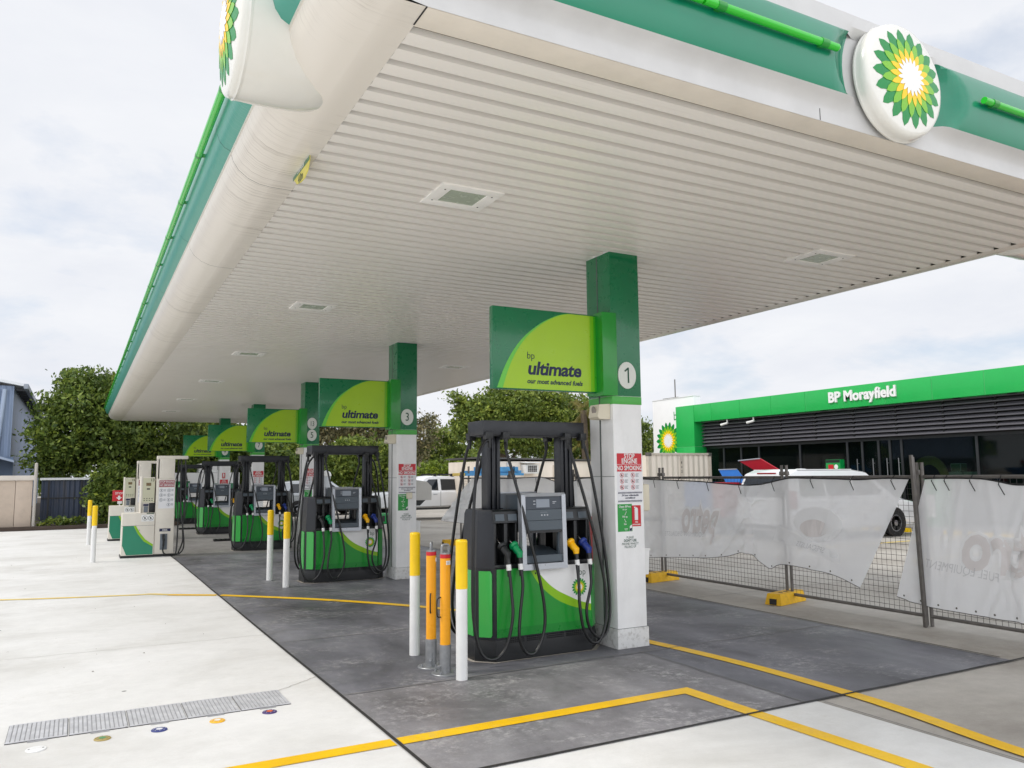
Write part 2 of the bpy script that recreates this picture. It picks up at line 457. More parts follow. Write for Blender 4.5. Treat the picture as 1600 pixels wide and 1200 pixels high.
w = bpy.data.worlds.new('World'); scene.world = w; w.use_nodes = True
t = NT.__new__(NT); t.t = w.node_tree; t.t.nodes.clear()
sky = t.n('ShaderNodeTexSky'); sky.sky_type = 'NISHITA'; sky.sun_disc = False
sky.sun_elevation = SUN_EL; sky.sun_rotation = SUN_AZ
tc = t.n('ShaderNodeTexCoord'); sx = t.n('ShaderNodeSeparateXYZ'); t.l(tc.outputs['Generated'], sx.inputs[0])
zz = t.math('ADD', t.math('MAXIMUM', sx.outputs[2], 0.0), .22)
cx = t.math('DIVIDE', sx.outputs[0], zz); cy = t.math('DIVIDE', sx.outputs[1], zz)
cv = t.n('ShaderNodeCombineXYZ'); t.l(cx, cv.inputs[0]); t.l(cy, cv.inputs[1])
n1 = t.noise(cv.outputs[0], 1.15, 8, .58, .25)
n2 = t.noise(cv.outputs[0], 3.2, 7, .6, .2)
dens = t.math('ADD', t.math('MULTIPLY', n1, .72), t.math('MULTIPLY', n2, .28))
mask = t.ramp(dens, [(.37, .5), (.50, 1.0)])
# cloud brightness: soft lumps of lighter and darker cloud
cb = t.ramp(t.noise(cv.outputs[0], 1.9, 7, .6, .3), [(.3, (6.6, 6.8, 7.3, 1)), (.7, (7.5, 7.6, 7.85, 1))])
back_fill = t.math('ADD', 1.0, t.math('MULTIPLY', t.math('MAXIMUM', t.math('MULTIPLY', sx.outputs[1], -1.0), 0.0), 1.15))  # extra brightness added to the sky behind the camera, filling under-canopy faces
cb = t.mix(1.0, cb, back_fill, 'MULTIPLY')
blue = t.mix(.45, sky.outputs[0], (4.3, 5.6, 7.6, 1))
col = t.mix(mask, blue, cb)
bg = t.n('ShaderNodeBackground'); bg.inputs['Strength'].default_value = .1; t.l(col, bg.inputs[0])
wo = t.n('ShaderNodeOutputWorld'); t.l(bg.outputs[0], wo.inputs[0])
vs_ = scene.view_settings
vs_.view_transform = 'Standard'; vs_.look = 'None'; vs_.gamma = 1; vs_.use_curve_mapping = False; vs_.exposure = 0.32
scene.cycles.max_bounces = 8; scene.cycles.diffuse_bounces = 4; scene.cycles.transparent_max_bounces = 24
scene.cycles.use_denoising = True

# ------------------------------------------------------------------ ground
def flat(name, pts, z, m, label=None):
    mb = MB(); mb.face([(p[0], p[1], z) for p in pts], 0); o = mb.build(name, m, smooth=False)
    tag(o, kind='structure'); return o
flat('ground', [(-700, -300), (900, -300), (900, 1200), (-700, 1200)], 0.0, conc_old)
flat('white_concrete_apron', [(-40, -20), (4.72, -20), (4.72, 4.18), (1.8, 4.18), (1.8, 30.4), (-40, 30.4)], .004, conc_white)
flat('dark_forecourt_paving', [(1.8, 4.18), (4.62, 4.18), (4.62, 6.05), (1.8, 6.05)], .004, conc_front)
flat('dark_forecourt_paving', [(1.8, 6.054), (4.62, 6.054), (4.624, 4.18), (7.15, 4.18), (7.15, 18.2), (1.8, 18.2)], .004, conc_dark)
flat('lit_grey_forecourt_paving', [(1.8, 18.2), (7.15, 18.2), (7.15, 33.3), (1.8, 33.3)], .004, conc_mid)  # far bays coloured lighter to stand for the light falling there

def strips(name, segs, z, m, wd):
    mb = MB(); M = Matrix.Translation((0, 0, z))
    for pts in segs: mb.stroke(M, pts, wd, 0, 0)
    o = mb.build(name, m, smooth=False, norm=False); tag(o, kind='structure'); return o
def wob(p, q, n=24, a=.006):
    return [(p[0] + (q[0] - p[0]) * i / n + random.uniform(-a, a), p[1] + (q[1] - p[1]) * i / n + random.uniform(-a, a)) for i in range(n + 1)]
strips('expansion_joint', [wob((1.8, 4.18), (1.8, 33)), wob((1.8, 4.18), (9.2, 4.18)), wob((7.15, 4.3), (7.15, 33))], .012, joint_m, .024)
strips('expansion_joint', [wob((1.8, -6), (1.8, 4.18))], .012, joint_m, .022)
strips('paving_joint', [wob((1.82, y), (7.14, y + .05)) for y in (6.05, 8.25, 10.6, 12.9, 15.4)] + [wob((4.74, 4.15), (4.74, -6)), wob((4.62, 4.2), (4.62, 6.1)), wob((7.2, 8.3), (12, 8.35))], .0105, crack_m, .012)
strips('paving_joint', [wob((-.9 + .2 * i, 17.1 - .02 * i), (-.7 + .2 * i, 17.08 - .02 * i), 2) for i in range(12)], .0105, crack_m, .01)
strips('slab_crack', [wob((1.43, 6.45), (1.79, 6.72), 12, .012), wob((-6, 8.9), (1.79, 8.75), 60, .012), wob((-6, 15.2), (1.79, 15.1), 60, .01), wob((.4, -1), (.45, 4.1), 30, .01)], .0075, mat('faint_crack', (176, 172, 166), .8, var=.15), .007)
def cr(pts, n=10): return [(p.x, p.y) for p in smooth_path([(a, b, 0) for a, b in pts], n)]
yl = strips('yellow_line', [[(-2.2, 4.855), (1.78, 4.855)]], .0085, line_m, .13)
strips('yellow_line', [cr([(4.86, 2.0), (4.88, 2.83), (5.03, 3.7), (5.08, 4.3), (5.08, 5.3), (4.97, 6.36), (4.72, 7.7), (4.23, 8.85), (3.72, 9.75), (2.85, 10.9), (1.82, 11.97)]), [(1.78, 12.0), (1.2, 12.4)]], .0085, line_m, .125)
mb = MB(); M = Matrix.Translation((0, 0, .0085))
mb.poly(M, [(1.82, 4.79), (4.035, 4.795), (4.165, 4.925), (1.82, 4.92)], 0, 0); mb.poly(M, [(4.035, 4.795), (4.085, 3.0), (4.105, -4), (4.235, -4), (4.215, 3.0), (4.165, 4.925)], 0, 0)
tag(mb.build('yellow_line', line_m, smooth=False), kind='structure')
strips('worn_yellow_line', [cr([(1.2, 12.42), (.98, 12.62), (.75, 12.66), (-.3, 12.95), (-1.6, 13.4), (-4, 14.1)])], .0085, line_worn, .1)
# puddle stain on the old concrete
mb = MB()
for cx0, cy0, rx, ry in ((6.9, 3.55, .55, .22), (7.5, 3.3, .3, .12)):
    mb.face([(cx0 + rx * (1 + .18 * math.sin(3 * a + 1) + .1 * math.sin(7 * a)) * math.cos(a), cy0 + ry * (1 + .15 * math.sin(5 * a)) * math.sin(a), .0045) for a in [2 * PI * k / 40 for k in range(40)]], 0)
tag(mb.build('oil_stain', stain_m, smooth=False), kind='structure')
# kerb at the far edge
mb = MB(); mb.box(-40, 3.2, 30.4, 30.62, 0, .13, 0, .02)
tag(mb.build('kerb', mat('dark_timber_kerb', (70, 58, 50), .8, var=.2)), kind='structure')
mb = MB(); mb.box(-40, 3.2, 30.62, 80, 0, .11, 0)
tag(mb.build('garden_soil', mat('garden_soil', (66, 56, 44), .95, var=.3, vs=4, bump=.5, bs=12), smooth=False), kind='structure')
# leaves blown over the slab
mb = MB()
for i in range(44):
    x = random.uniform(-2.0, 1.7); y = random.choice((random.uniform(5.5, 12), random.uniform(9, 22)))
    a = random.uniform(0, 6.28); l = random.uniform(.006, .018); M = Matrix.Translation((x, y, .009)) @ Matrix.Rotation(a, 4, 'Z')
    mb.face([(-l, 0, 0), (0, -l * .35, .004), (l, 0, 0), (0, l * .35, .006)], 0, M)
tag(mb.build('leaf_litter', mat('dry_leaf', (92, 78, 60), .8, var=.3)), kind='stuff')
# ------------------------------------------------------------------ canopy
XL, XR, YF, YB, ZS, ZT = 1.345, 7.95, 3.27, 33.3, 3.82, 4.60
canopy = thing('forecourt_canopy', 'long white fuel canopy with green edge bands and ribbed soffit', 'canopy', (0, 0, 0))
# ribbed soffit: pans and shallow grooves along x
mb = MB(); prof = []; y = 3.46
while y < YB - .05:
    prof += [(y, ZS), (y + .004, ZS + .056), (y + .008, ZS + .060), (y + .044, ZS + .060), (y + .048, ZS + .056), (y + .060, ZS + .002), (y + .120, ZS - .002)]
    y += .168
prof.append((YB - .02, ZS))
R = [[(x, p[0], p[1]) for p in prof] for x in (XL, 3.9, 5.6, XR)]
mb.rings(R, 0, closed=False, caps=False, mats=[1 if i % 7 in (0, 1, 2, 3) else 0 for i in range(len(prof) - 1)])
soff = mb.build('soffit', [soffit_m, soffit_groove_shade], canopy, angle=20)
mb = MB(); mb.box(XL, XR, YF + .005, 3.455, ZS - .001, ZS + .02, 0, .003); mb.build('soffit_edge_strip', cream, canopy)
mb = MB(); mb.box(XL, XR, YB - .02, YB - .004, ZS, ZS + .02, 0); mb.build('soffit_edge_strip', cream, canopy)
mb = MB(); mb.box(XL - .3, XR + .3, YF + .05, YB - .05, ZT - .03, ZT + .02, 0); mb.box(XL + .01, XR - .01, YF + .02, YB - .02, ZS + .05, ZS + .08, 0)
mb.build('roof_sheet', mat('roof_sheet', (170, 170, 168), .6), canopy)

# bull-nosed side edges; profile measured outward (d) from the soffit edge
SP = [(0, ZS), (.09, ZS + .001), (.165, ZS + .002), (.168, ZS + .003), (.245, ZS + .012), (.325, 3.862), (.395, 3.915), (.435, 3.975), (.452, 4.03), (.456, 4.05),
      (.500, 4.07), (.535, 4.11), (.557, 4.17), (.562, 4.24), (.552, 4.33), (.53, 4.40), (.50, 4.45), (.485, 4.46), (.48, 4.52), (.47, 4.60), (.30, 4.62)]
def prof_mat(i): return 0 if i < 9 else (1 if i < 16 else 2)
DISC_Y, DISC_Z = 4.50, 4.20
seams = [YF + .0, 6.0, 8.6, 11.2, 13.8, 16.4, 19.0, 21.6, 24.2, 26.8, 29.4, 32.0, YB]
def side_edge(sgn, x0, name):
    mb = MB()
    for a, b in zip(seams[:-1], seams[1:]):
        R = [[(x0 - sgn * d, yy, z) for d, z in SP] for yy in (a + .003, (a + b) / 2, b - .003)]
        mb.rings(R, 0, closed=False, caps=False, mats=[prof_mat(i) for i in range(len(SP) - 1)])
    # dark gasket behind the joints
    for yy in seams[1:-1]:
        R = [[(x0 - sgn * (d - .004), y2, z + .002) for d, z in SP] for y2 in (yy - .02, yy + .02)]
        mb.rings(R, 3, closed=False, caps=False)
    # end plates
    for yy in (YB,):
        mb.face([(x0 - sgn * d, yy, z) for d, z in SP] + [(x0 - sgn * 0, yy, 4.62)], 2)
    # fixing line along the bull-nose
    mb.box(x0 - sgn * .452 - .004, x0 - sgn * .452 + .004, YF + .3, YB - .1, 4.026, 4.034, 0)
    return mb.build(name, [cream_st, teal_st, white, joint_m], canopy, angle=40)
side_edge(1, XL, 'edge_cladding')
side_edge(-1, XR, 'edge_cladding')
# light tubes along the sides
def side_tube(sgn, x0):
    x = x0 - sgn * .605
    for i, (a, b) in enumerate(((YF + .1, 3.75), (4.98, 12.4), (12.42, 20.0), (20.02, 27.0), (27.02, YB - .4))):
        mb = MB(); mb.tube([(x, a + (b - a) * q / 30, 4.225) for q in range(31)], .028, n=16, m=0)
        yy = a + .4
        while yy < b:
            mb.box(min(x, x + sgn * .06), max(x, x + sgn * .06), yy - .012, yy + .012, 4.212, 4.238, 1); mb.cyl((x, yy - .02, 4.225), (x, yy + .02, 4.225), .0295, n=16, m=1)
            yy += 1.25
        mb.build('light_tube', [tube_green, md_green], canopy)
side_tube(1, XL); side_tube(-1, XR)

# front fascia (outward d = -y)
FP = [(0, ZS), (0, 3.86), (0, 3.905), (.006, 3.925), (.022, 3.952), (.048, 3.978), (.074, 3.992), (.078, 3.996),
      (.094, 4.04), (.110, 4.10), (.119, 4.17), (.120, 4.24), (.112, 4.31), (.094, 4.38), (.072, 4.43), (.055, 4.452),
      (.052, 4.456), (.046, 4.50), (.034, 4.56), (.024, 4.605), (-.12, 4.63)]
NF = len(FP)
DCX, DR = 4.69, .392
def ramp01(t): t = max(0, min(1, t)); return t * t * (3 - 2 * t)
def nose(z):
    """how far the bull-nosed side edge stands out at this height"""
    if z <= SP[0][1] + 1e-6: return .0
    for (d0, z0), (d1, z1) in zip(SP[:-1], SP[1:]):
        if z0 <= z <= z1 and z1 > z0: return d0 + (d1 - d0) * (z - z0) / (z1 - z0)
    return .46
def front_span(x0, x1, sc0, sc1):
    """one run of fascia; sc0/sc1: that end of the green band scoops round the badge"""
    mb = MB(); n = 70
    for lo, hi, mi in ((0, 7, 0), (7, 15, 1), (15, NF - 1, 0)):
        R = []
        for k in range(n + 1):
            uu = 0.5 - 0.5 * math.cos(PI * k / n); row = []
            for i in range(lo, hi + 1):
                d, z = FP[i]
                zc = (z - 4.215) / .24
                if mi == 1:
                    h = min(abs(z - 4.215) / .47, .999); arc = .47 * math.sqrt(1 - h * h)
                    a = DCX + arc if sc0 else x0
                    b = DCX - arc if sc1 else x1
                else: a, b = x0, x1
                if not sc0: a -= nose(z)
                if not sc1: b += nose(z)
                x = a + (b - a) * uu; f = 1.0
                if mi == 1:
                    bow = .20 * math.sqrt(max(0, 1 - min(1, abs(zc)) ** 2)) + .012
                    if sc0: f = min(f, max(0, (x - a) / bow))
                    if sc1: f = min(f, max(0, (b - x) / bow))
                    f = f ** 1.5 if f < 1 else 1
                elif sc0 or sc1:
                    q = min((x - a) if sc0 else 9, (b - x) if sc1 else 9); f = ramp01((q - .34) / .16)
                dd = d * f if (3 <= i <= 16) else d
                row.append((x, YF - max(dd, .003 if mi == 1 else dd), z))
            R.append(row)
        mb.rings(R, mi, closed=False, caps=False)
    return mb
mb = front_span(XL, DCX, 0, 1); mb.build('fascia', [fascia_white, dk_green2], canopy, angle=28)
mb = front_span(DCX, XR, 1, 0); mb.build('fascia', [fascia_white, dk_green2], canopy, angle=28)
mb = MB(); mb.box(DCX - .5, DCX + .5, YF + .001, YF + .03, ZS + .004, 4.60, 0)
mb.build('fascia_backing', fascia_white, canopy)
for xx in (3.99, 6.4):
    mb = MB(); mb.box(xx - .002, xx + .002, YF - .002, YF + .02, ZS + .003, 3.9, 0); mb.build('panel_joint', joint_m, canopy)
mb = MB(); mb.box(XL - .008, XL - .001, YF + .002, 3.44, ZS - .003, ZS + .004, 0); mb.build('panel_joint', joint_m, canopy)
for a, b in ((XL - .3, 2.9), (2.92, 3.99), (5.5, 6.9), (6.92, XR + .3)):
    mb = MB(); mb.tube([(a + (b - a) * q / 12, YF - .155, 4.225) for q in range(13)], .024, n=16, m=0)
    mb.lathe(FM((b, YF - .155, 4.225), (0, 1, 0), (0, 0, 1)), [(.024, 0), (.018, .012), (.006, .02)], 14, 0)
    for xx in (a + .12, b - .12): mb.box(xx - .02, xx + .02, YF - .16, YF - .08, 4.21, 4.24, 1); mb.cyl((xx - .03, YF - .155, 4.225), (xx + .03, YF - .155, 4.225), .028, n=14, m=1)
    mb.build('light_tube', [tube_green, md_green], canopy)

# round badges
badge_m = mat('badge_white_acrylic', (232, 230, 222), .22, var=.02, coat=.4, dirt=.08, dirtc=(160, 150, 130))
def dome(Rr, h):
    return lambda r: h + .03 * (1 - (r / Rr) ** 2)
def badge(M, Rr, h, nm='logo_disc'):
    mb = MB()
    D = dome(Rr * .9, h)
    pr = [(Rr * 1.015, 0), (Rr * 1.02, .012), (Rr * 1.0, .02), (Rr * 1.0, h * .45), (Rr * .985, h * .75), (Rr * .95, h * .93), (Rr * .9, D(Rr * .9))]
    pr += [(Rr * .9 * q, D(Rr * .9 * q)) for q in (.8, .6, .4, .2, .02)]
    mb.lathe(M, pr, 64, 0)
    o = mb.build(nm, badge_m, canopy, angle=50)
    mb = MB(); emblem(mb, M, Rr * .86, D, lift=.0025, thick=.002)
    mb.build('emblem', EMB, o, smooth=False)
    return o
badge(F_front(DCX, YF - .025, 4.20), DR, .10)
badge(F_left(XL - .645, DISC_Y, DISC_Z), .41, .06)
badge(F_right(XR + .645, DISC_Y, DISC_Z), .392, .06)
# fairings carrying the side badges
def fairing(sgn, x0):
    mb = MB(); R = []
    n = 48
    for d, r_ in ((.66, .405), (.655, .414), (.55, .416), (.42, .414), (.33, .41), (.26, .402), (.21, .391), (.175, .378)):
        r_ = r_ if sgn > 0 else min(r_, .398)
        R.append([(x0 - sgn * d, DISC_Y + r_ * math.cos(2 * PI * k / n), DISC_Z + r_ * math.sin(2 * PI * k / n)) for k in range(n)])
    mb.rings(R, 0)
    return mb.build('badge_fairing', badge_m, canopy, angle=40)
fairing(1, XL); fairing(-1, XR)

# clearance plate hanging under the canopy edge
cs = thing('clearance_sign', 'small yellow plate reading clearance 4.0m under the canopy edge', 'sign', (1.30, 5.5, ZS))
mb = MB(); M = F_left(0, 0, 0)
def teardrop(w0, w1): return [(-.23, .02), (-.20, -.03), (-.12, -.085), (0, -.11), (.1, -.115), (.19, -.09), (.24, -.03), (.24, .02)]
mb.prism(M, teardrop(0, 0), 0, .006, 0)
mb.rect(M, -.235, .245, -.03, .02, .0075, 1)
mb.build('plate', [mat('pale_yellow_plate', (226, 214, 104), .45), dk_green], cs)
mb = MB(); mb.text(M, 'clearance', .05, 0, .0008, 1, 0, w=.0085, v=-.022); mb.text(M, '4.0m', .085, 1, .001, .8, 0, w=.0085, v=-.102)
mb.build('lettering', [white, ink_green], cs, smooth=False)

# recessed ceiling lights
def make_light(lbl):
    t_ = thing('ceiling_light', lbl, 'ceiling light', (0, 0, 0), 0, 'recessed lights in the canopy soffit')
    mb = MB()
    a, b, i, j = .26, .235, .155, .14
    mb.box(-a, a, -b, -j, -.012, .03, 0, .004); mb.box(-a, a, j, b, -.012, .03, 0, .004)
    mb.box(-a, -i, -j, j, -.012, .03, 0, .004); mb.box(i, a, -j, j, -.012, .03, 0, .004)
    for sx_ in (-1, 1):
        for sy_ in (-1, 1): mb.cyl((sx_ * .2, sy_ * .13, -.014), (sx_ * .2, sy_ * .13, -.008), .007, n=8, m=1)
    mb.build('frame', [mat('lamp_frame_white', (246, 243, 238), .4), joint_m], t_)
    mb = MB(); mb.box(-i, i, -j, j, -.004, .02, 0); mb.build('diffuser', light_glass, t_)
    return t_
lts = [((2.57, 5.54), 'square soffit light above the first column, just inside the canopy edge'),
       ((2.57, 10.1), 'soffit light second along the outer row, over the gap between the first two pumps'),
       ((2.57, 14.5), 'soffit light third along the outer row from the front fascia'),
       ((2.57, 19.0), 'soffit light fourth along the outer row from the front fascia'),
       ((2.57, 23.7), 'soffit light fifth along the outer row, near the far canopy end'),
       ((2.57, 28.1), 'last soffit light of the outer row at the far canopy end'),
       ((6.60, 5.52), 'square soffit light on the shop side of the first column'),
       ((6.60, 14.6), 'soffit light with a loose diffuser on the shop side between two columns')]
L0 = None
for (p, lb) in lts:
    if L0 is None: L0 = make_light(lb); o = L0
    else: o = copy_tree(L0, label=lb)
    o.location = (p[0], p[1], ZS)

# ------------------------------------------------------------------ columns, signs, speakers
CY = [6.28, 12.24, 18.3, 24.45, 30.7]
CX0, CX1 = 4.51, 4.85
NUMS = [['1'], ['3'], ['13', '5'], ['7'], ['9']]
collab = ['white and green canopy column numbered 1 with red extinguisher notice', 'white and green canopy column numbered 3',
          'canopy column with two number discs reading 13 and 5', 'fourth canopy column from the front fascia, behind the third pump', 'last canopy column with extinguisher sign above its red notice']
notice_white = mat('notice_white', (226, 226, 228), .45, var=.02)
def notice(par, M, x0):
    """safety notices stuck on the front of a column; M origin at column corner on the ground"""
    mb = MB(); w_ = .0015
    mb.rect(M, .03, .325, 1.355, 1.83, w_, 2)
    mb.rect(M, .03, .325, 1.725, 1.83, w_ + .0008, 0); mb.rect(M, .03, .325, 1.655, 1.722, w_ + .0008, 0)
    q = w_ + .0018
    mb.text(M, 'STOP', .066, 1, .0016, .80, u=.178, v=1.781, w=q); mb.text(M, 'ENGINE', .066, 1, .0016, .80, u=.178, v=1.733, w=q)
    mb.text(M, 'NO SMOKING', .062, 1, .0014, .78, u=.178, v=1.668, w=q)
    for r_, vy in enumerate((1.62, 1.563, 1.505)):
        for c_, ux in enumerate((.085, .215)):
            mb.ring(M, .0195, .0235, q, 0, 18, ux, vy)
            M2 = M @ Matrix.Translation((ux, vy, 0)) @ Matrix.Rotation(math.radians(-45), 4, 'Z')
            mb.rect(M2, -.02, .02, -.002, .002, q + .0006, 0)
            if (r_ + c_) % 2: mb.rect(M, ux - .006, ux + .004, vy - .012, vy + .012, q, 3)
            else: mb.poly(M, [(ux - .01, vy - .011), (ux + .01, vy - .011), (ux + .006, vy + .002), (ux, vy + .013), (ux - .008, vy + .003)], q, 3)
            for k_ in range(3): mb.rect(M, ux + .032, ux + .032 + (.04, .03, .036)[k_], vy + .009 - k_ * .011, vy + .013 - k_ * .011, q, 4)
    for vy in (1.452, 1.372):
        n_ = 20
        for k_ in range(n_):
            u0 = .035 + k_ * .0143
            mb.poly(M, [(u0, vy - .008), (u0 + .008, vy - .008), (u0 + .013, vy + .008), (u0 + .005, vy + .008)], q, 5)
    mb.text(M, '24 hour video/audio', .026, 5, .0006, .95, .15, u=.178, v=1.42, w=q); mb.text(M, 'surveillance', .026, 5, .0006, .95, .15, u=.178, v=1.395, w=q)
    return mb.build('notice', [red, white, notice_white, black, slate, navy], par, smooth=False)
def green_notice(par, M):
    mb = MB(); q = .003
    mb.rect(M, .025, .195, 1.085, 1.345, .002, 0)
    for s_, v_, z_ in (('Open BPme', 1.312, .03), ('in car', 1.287, .024), ('Fill up', 1.217, .026), ('Go', 1.148, .026)):
        mb.text(M, s_, z_, 1, .0004, .95, u=.11, v=v_, w=q)
    for (a, b) in (((.128, 1.275), (.112, 1.245)), ((.102, 1.205), (.116, 1.175))):
        mb.stroke(M, [a, b], .004, q, 1); mb.poly(M, [(b[0] - .007, b[1] + .004), (b[0] + .003, b[1] - .006), (b[0] + .007, b[1] + .007)], q, 1)
    mb.rect(M, .10, .14, 1.108, 1.112, q, 1); mb.rect(M, .105, .135, 1.098, 1.101, q, 1)
    mb.poly(M, [(.158, 1.088), (.188, 1.088), (.192, 1.15), (.165, 1.135)], q, 2); mb.poly(M, [(.16, 1.09), (.186, 1.09), (.188, 1.118), (.162, 1.112)], q + .0005, 3)
    return mb.build('notice', [mat('notice_green', (40, 148, 62), .45, var=.03), white, notice_white, navy], par, smooth=False)
def dont_use(par, M):
    mb = MB()
    for s_, v_, b_ in (('PLEASE', 1.018, 0), ("DON'T USE", .988, .0008), ('PHONE WHILST', .958, 0), ('FILLING UP', .93, 0)):
        mb.text(M, s_, .032 if b_ == 0 else .034, 0, b_, .86, u=.165, v=v_, w=.002)
    return mb.build('lettering', ink_green, par, smooth=False)
def exting_notice(par, M, u0=.19, v0=1.13):
    mb = MB(); q = .003
    mb.rect(M, u0, u0 + .11, v0, v0 + .2, .002, 0)
    mb.poly(M, [(u0 + .035, v0 + .06), (u0 + .075, v0 + .06), (u0 + .075, v0 + .165), (u0 + .065, v0 + .18), (u0 + .045, v0 + .18), (u0 + .035, v0 + .165)], q, 1)
    mb.rect(M, u0 + .03, u0 + .05, v0 + .175, v0 + .187, q, 1)
    mb.text(M, 'FIRE', .02, 1, .0005, .9, u=u0 + .055, v=v0 + .034, w=q); mb.text(M, 'EXTINGUISHER', .016, 1, .0005, .85, u=u0 + .055, v=v0 + .012, w=q)
    return mb.build('notice', [red, white], par, smooth=False)

for k, y0 in enumerate(CY):
    t_ = thing('canopy_column', collab[k], 'column', (CX0, y0, 0), 0, 'columns holding up the canopy')
    W, D = CX1 - CX0, .40
    mb = MB()
    mb.box(0, W, 0, D, .0, ZS + .05, 0, .008)
    mb.build('column_shaft', white_col, t_)
    mb = MB(); mb.box(-.012, W + .012, -.012, D + .012, .004, .185, 0, .006); mb.build('plinth', plinth_m, t_)
    mb = MB(); mb.box(-.004, W + .004, -.004, D + .004, 2.385, ZS - .004, 0, .006); mb.build('green_cladding', dk_green, t_)
    mb = MB(); mb.box(-.005, W + .005, -.005, D + .005, 2.305, 2.383, 0, .004); mb.build('green_band', band_green, t_)
    # cover strip joint down the side
    mb = MB(); mb.box(-.007, .002, .205, .222, .19, ZS - .01, 0); mb.box(-.001, .001, 0, D, 1.606, 1.611, 0)
    mb.box(-.003, W + .003, -.003, D + .003, .186, .189, 0)
    mb.build('joint_strip', mat('column_joint', (92, 98, 96), .7), t_)
    for j, s_ in enumerate(NUMS[k]):
        M = F_front(.17, -.004, 2.59 - j * .27 + (.27 if len(NUMS[k]) > 1 else 0))
        mb = MB()
        pts = [(.107 * math.cos(a), .132 * math.sin(a)) for a in [2 * PI * q / 32 for q in range(32)]]
        mb.prism(M, pts, 0, .012, 0)
        o = mb.build('number_disc', mat('number_disc_white', (216, 220, 212), .4, var=.02), t_)
        mb = MB()
        if s_ == '1': mb.poly(M, [(.004, -.075), (.022, -.075), (.022, .078), (.008, .078), (-.034, .045), (-.026, .032), (.004, .052)], .0135, 0)
        else: mb.text(M, s_, .19 if len(s_) == 1 else .16, 0, .0005, .8 if len(s_) == 1 else .65, v=-.06, w=.0135)
        mb.build('numeral', ink_green, o, smooth=False)
    M = F_front(0, 0, 0)
    if k == 4:
        exting_notice(t_, M, .1, 1.62)
        mb = MB(); mb.rect(M, .03, .31, 1.42, 1.58, .002, 0); mb.text(M, 'STOP', .06, 1, .001, .8, u=.17, v=1.525, w=.003); mb.text(M, 'ENGINE', .055, 1, .001, .8, u=.17, v=1.475, w=.003); mb.text(M, 'NO SMOKING', .04, 1, .001, .8, u=.17, v=1.43, w=.003)
        mb.build('notice', [red, white], t_, smooth=False)
    else:
        notice(t_, M, 0); green_notice(t_, M); dont_use(t_, M)
    if k == 0: exting_notice(t_, M)

# hanging fuel signs
siglab = ['green fuel sign beside column number 1, the largest of the row', 'green fuel sign beside column number 3', 'green fuel sign beside the column numbered 13 and 5',
          'green fuel sign fourth from the front fascia, partly hidden', 'last green fuel sign of the row, at the far end']
def make_sign(lbl):
    t_ = thing('fuel_sign', lbl, 'sign', (0, 0, 0), 0, 'green fuel signs hung on the columns')
    x0, x1, z0, z1, th = 0.0, 1.195, 0.0, .765, .07
    mb = MB(); mb.box(x0, x1, 0, th, z0, z1, 0, .008)
    mb.build('panel', dk_green, t_)
    M = F_front(0, 0, 0)
    Wd, Hd = x1 - x0, z1 - z0
    arc = [(.033, .012), (.095, .25), (.175, .468), (.27, .645), (.378, .782), (.46, .865), (.555, .935), (.62, .968), (.677, .985)]
    arc = [(p.x * Wd, p.y * Hd) for p in smooth_path([(a, b, 0) for a, b in arc], 5)]
    def region(dx, dy, xr):
        pts = [(p[0] + dx * (1 - p[1] / Hd * .75), p[1] - dy * (p[1] / Hd)) for p in arc if p[0] < xr]
        return pts + [(xr, pts[-1][1]), (xr, .010)]
    mb = MB()
    mb.poly(M, region(0, 0, Wd - .012), .001, 0)
    mb.poly(M, region(.06, .0, Wd - .012), .0018, 1)
    N = 12
    xs = [Wd * .80 + (Wd * .19) * i / N for i in range(N + 1)]
    mb.build('print', [rim_green, yl_green], t_, smooth=False)
    mb = MB(); mb.rect(M, Wd * .925, Wd - .012, .010, Hd * .985, .0026, 0); mb.rect(M, Wd * .89, Wd * .925, .010, Hd * .985, .0026, 1)
    mb.build('print', [grad_a, grad_b], t_, smooth=False)
    mb = MB()
    mb.text(M, 'ultimate', .172, 0, .0052, 1.10, .16, 'LEFT', u=.355, v=.148, w=.0036, space=.96)
    mb.text(M, 'bp', .095, 1, -.0002, .92, 0, 'LEFT', u=.352, v=.292, w=.0036)
    mb.text(M, 'our most advanced fuels', .062, 1, .0019, 1.0, .2, 'LEFT', u=.352, v=.062, w=.0036)
    mb.build('lettering', [navy, mat('dark_ink', (24, 44, 62), .5)], t_, smooth=False)
    mb = MB(); mb.box(1.13, 1.30, -.118, .03, -.03, .785, 0, .006); mb.box(1.14, 1.27, .03, .18, -.02, .775, 0, .004)
    mb.build('bracket', md_green, t_)
    return t_
SG0 = None
for k, y0 in enumerate(CY):
    if SG0 is None: SG0 = make_sign(siglab[k]); o = SG0
    else: o = copy_tree(SG0, label=siglab[k])
    o.location = (3.265, y0 + .10, 2.415)

# loudspeakers on the columns
spl = ['cream loudspeaker bolted to column number 1', 'cream loudspeaker bolted to column number 3', 'cream loudspeaker on the column numbered 13 and 5']
SP0 = None
for k in range(3):
    if SP0 is None:
        t_ = thing('loudspeaker', spl[k], 'loudspeaker', (0, 0, 0), 0, 'loudspeakers on the columns')
        mb = MB(); mb.prism(F_front(0, .07, 0), [(0, -.075), (0, .075), (-.12, .065), (-.145, -.055), (-.12, -.075)], -.01, .15, 0)
        mb.build('housing', beige_pl, t_)
        Mg = FM((-.134, -.005, .005), (0, -1, 0), (-.2, 0, 1)); mb = MB(); mb.prism(Mg, [(.034 * math.cos(a), .046 * math.sin(a)) for a in [2 * PI * q / 20 for q in range(20)]], 0, .006, 0); mb.build('grille', beige_dark, t_)
        SP0 = t_; o = t_
    else: o = copy_tree(SP0, label=spl[k])
    o.location = (CX0 - .005, CY[k] + .12, 2.235)

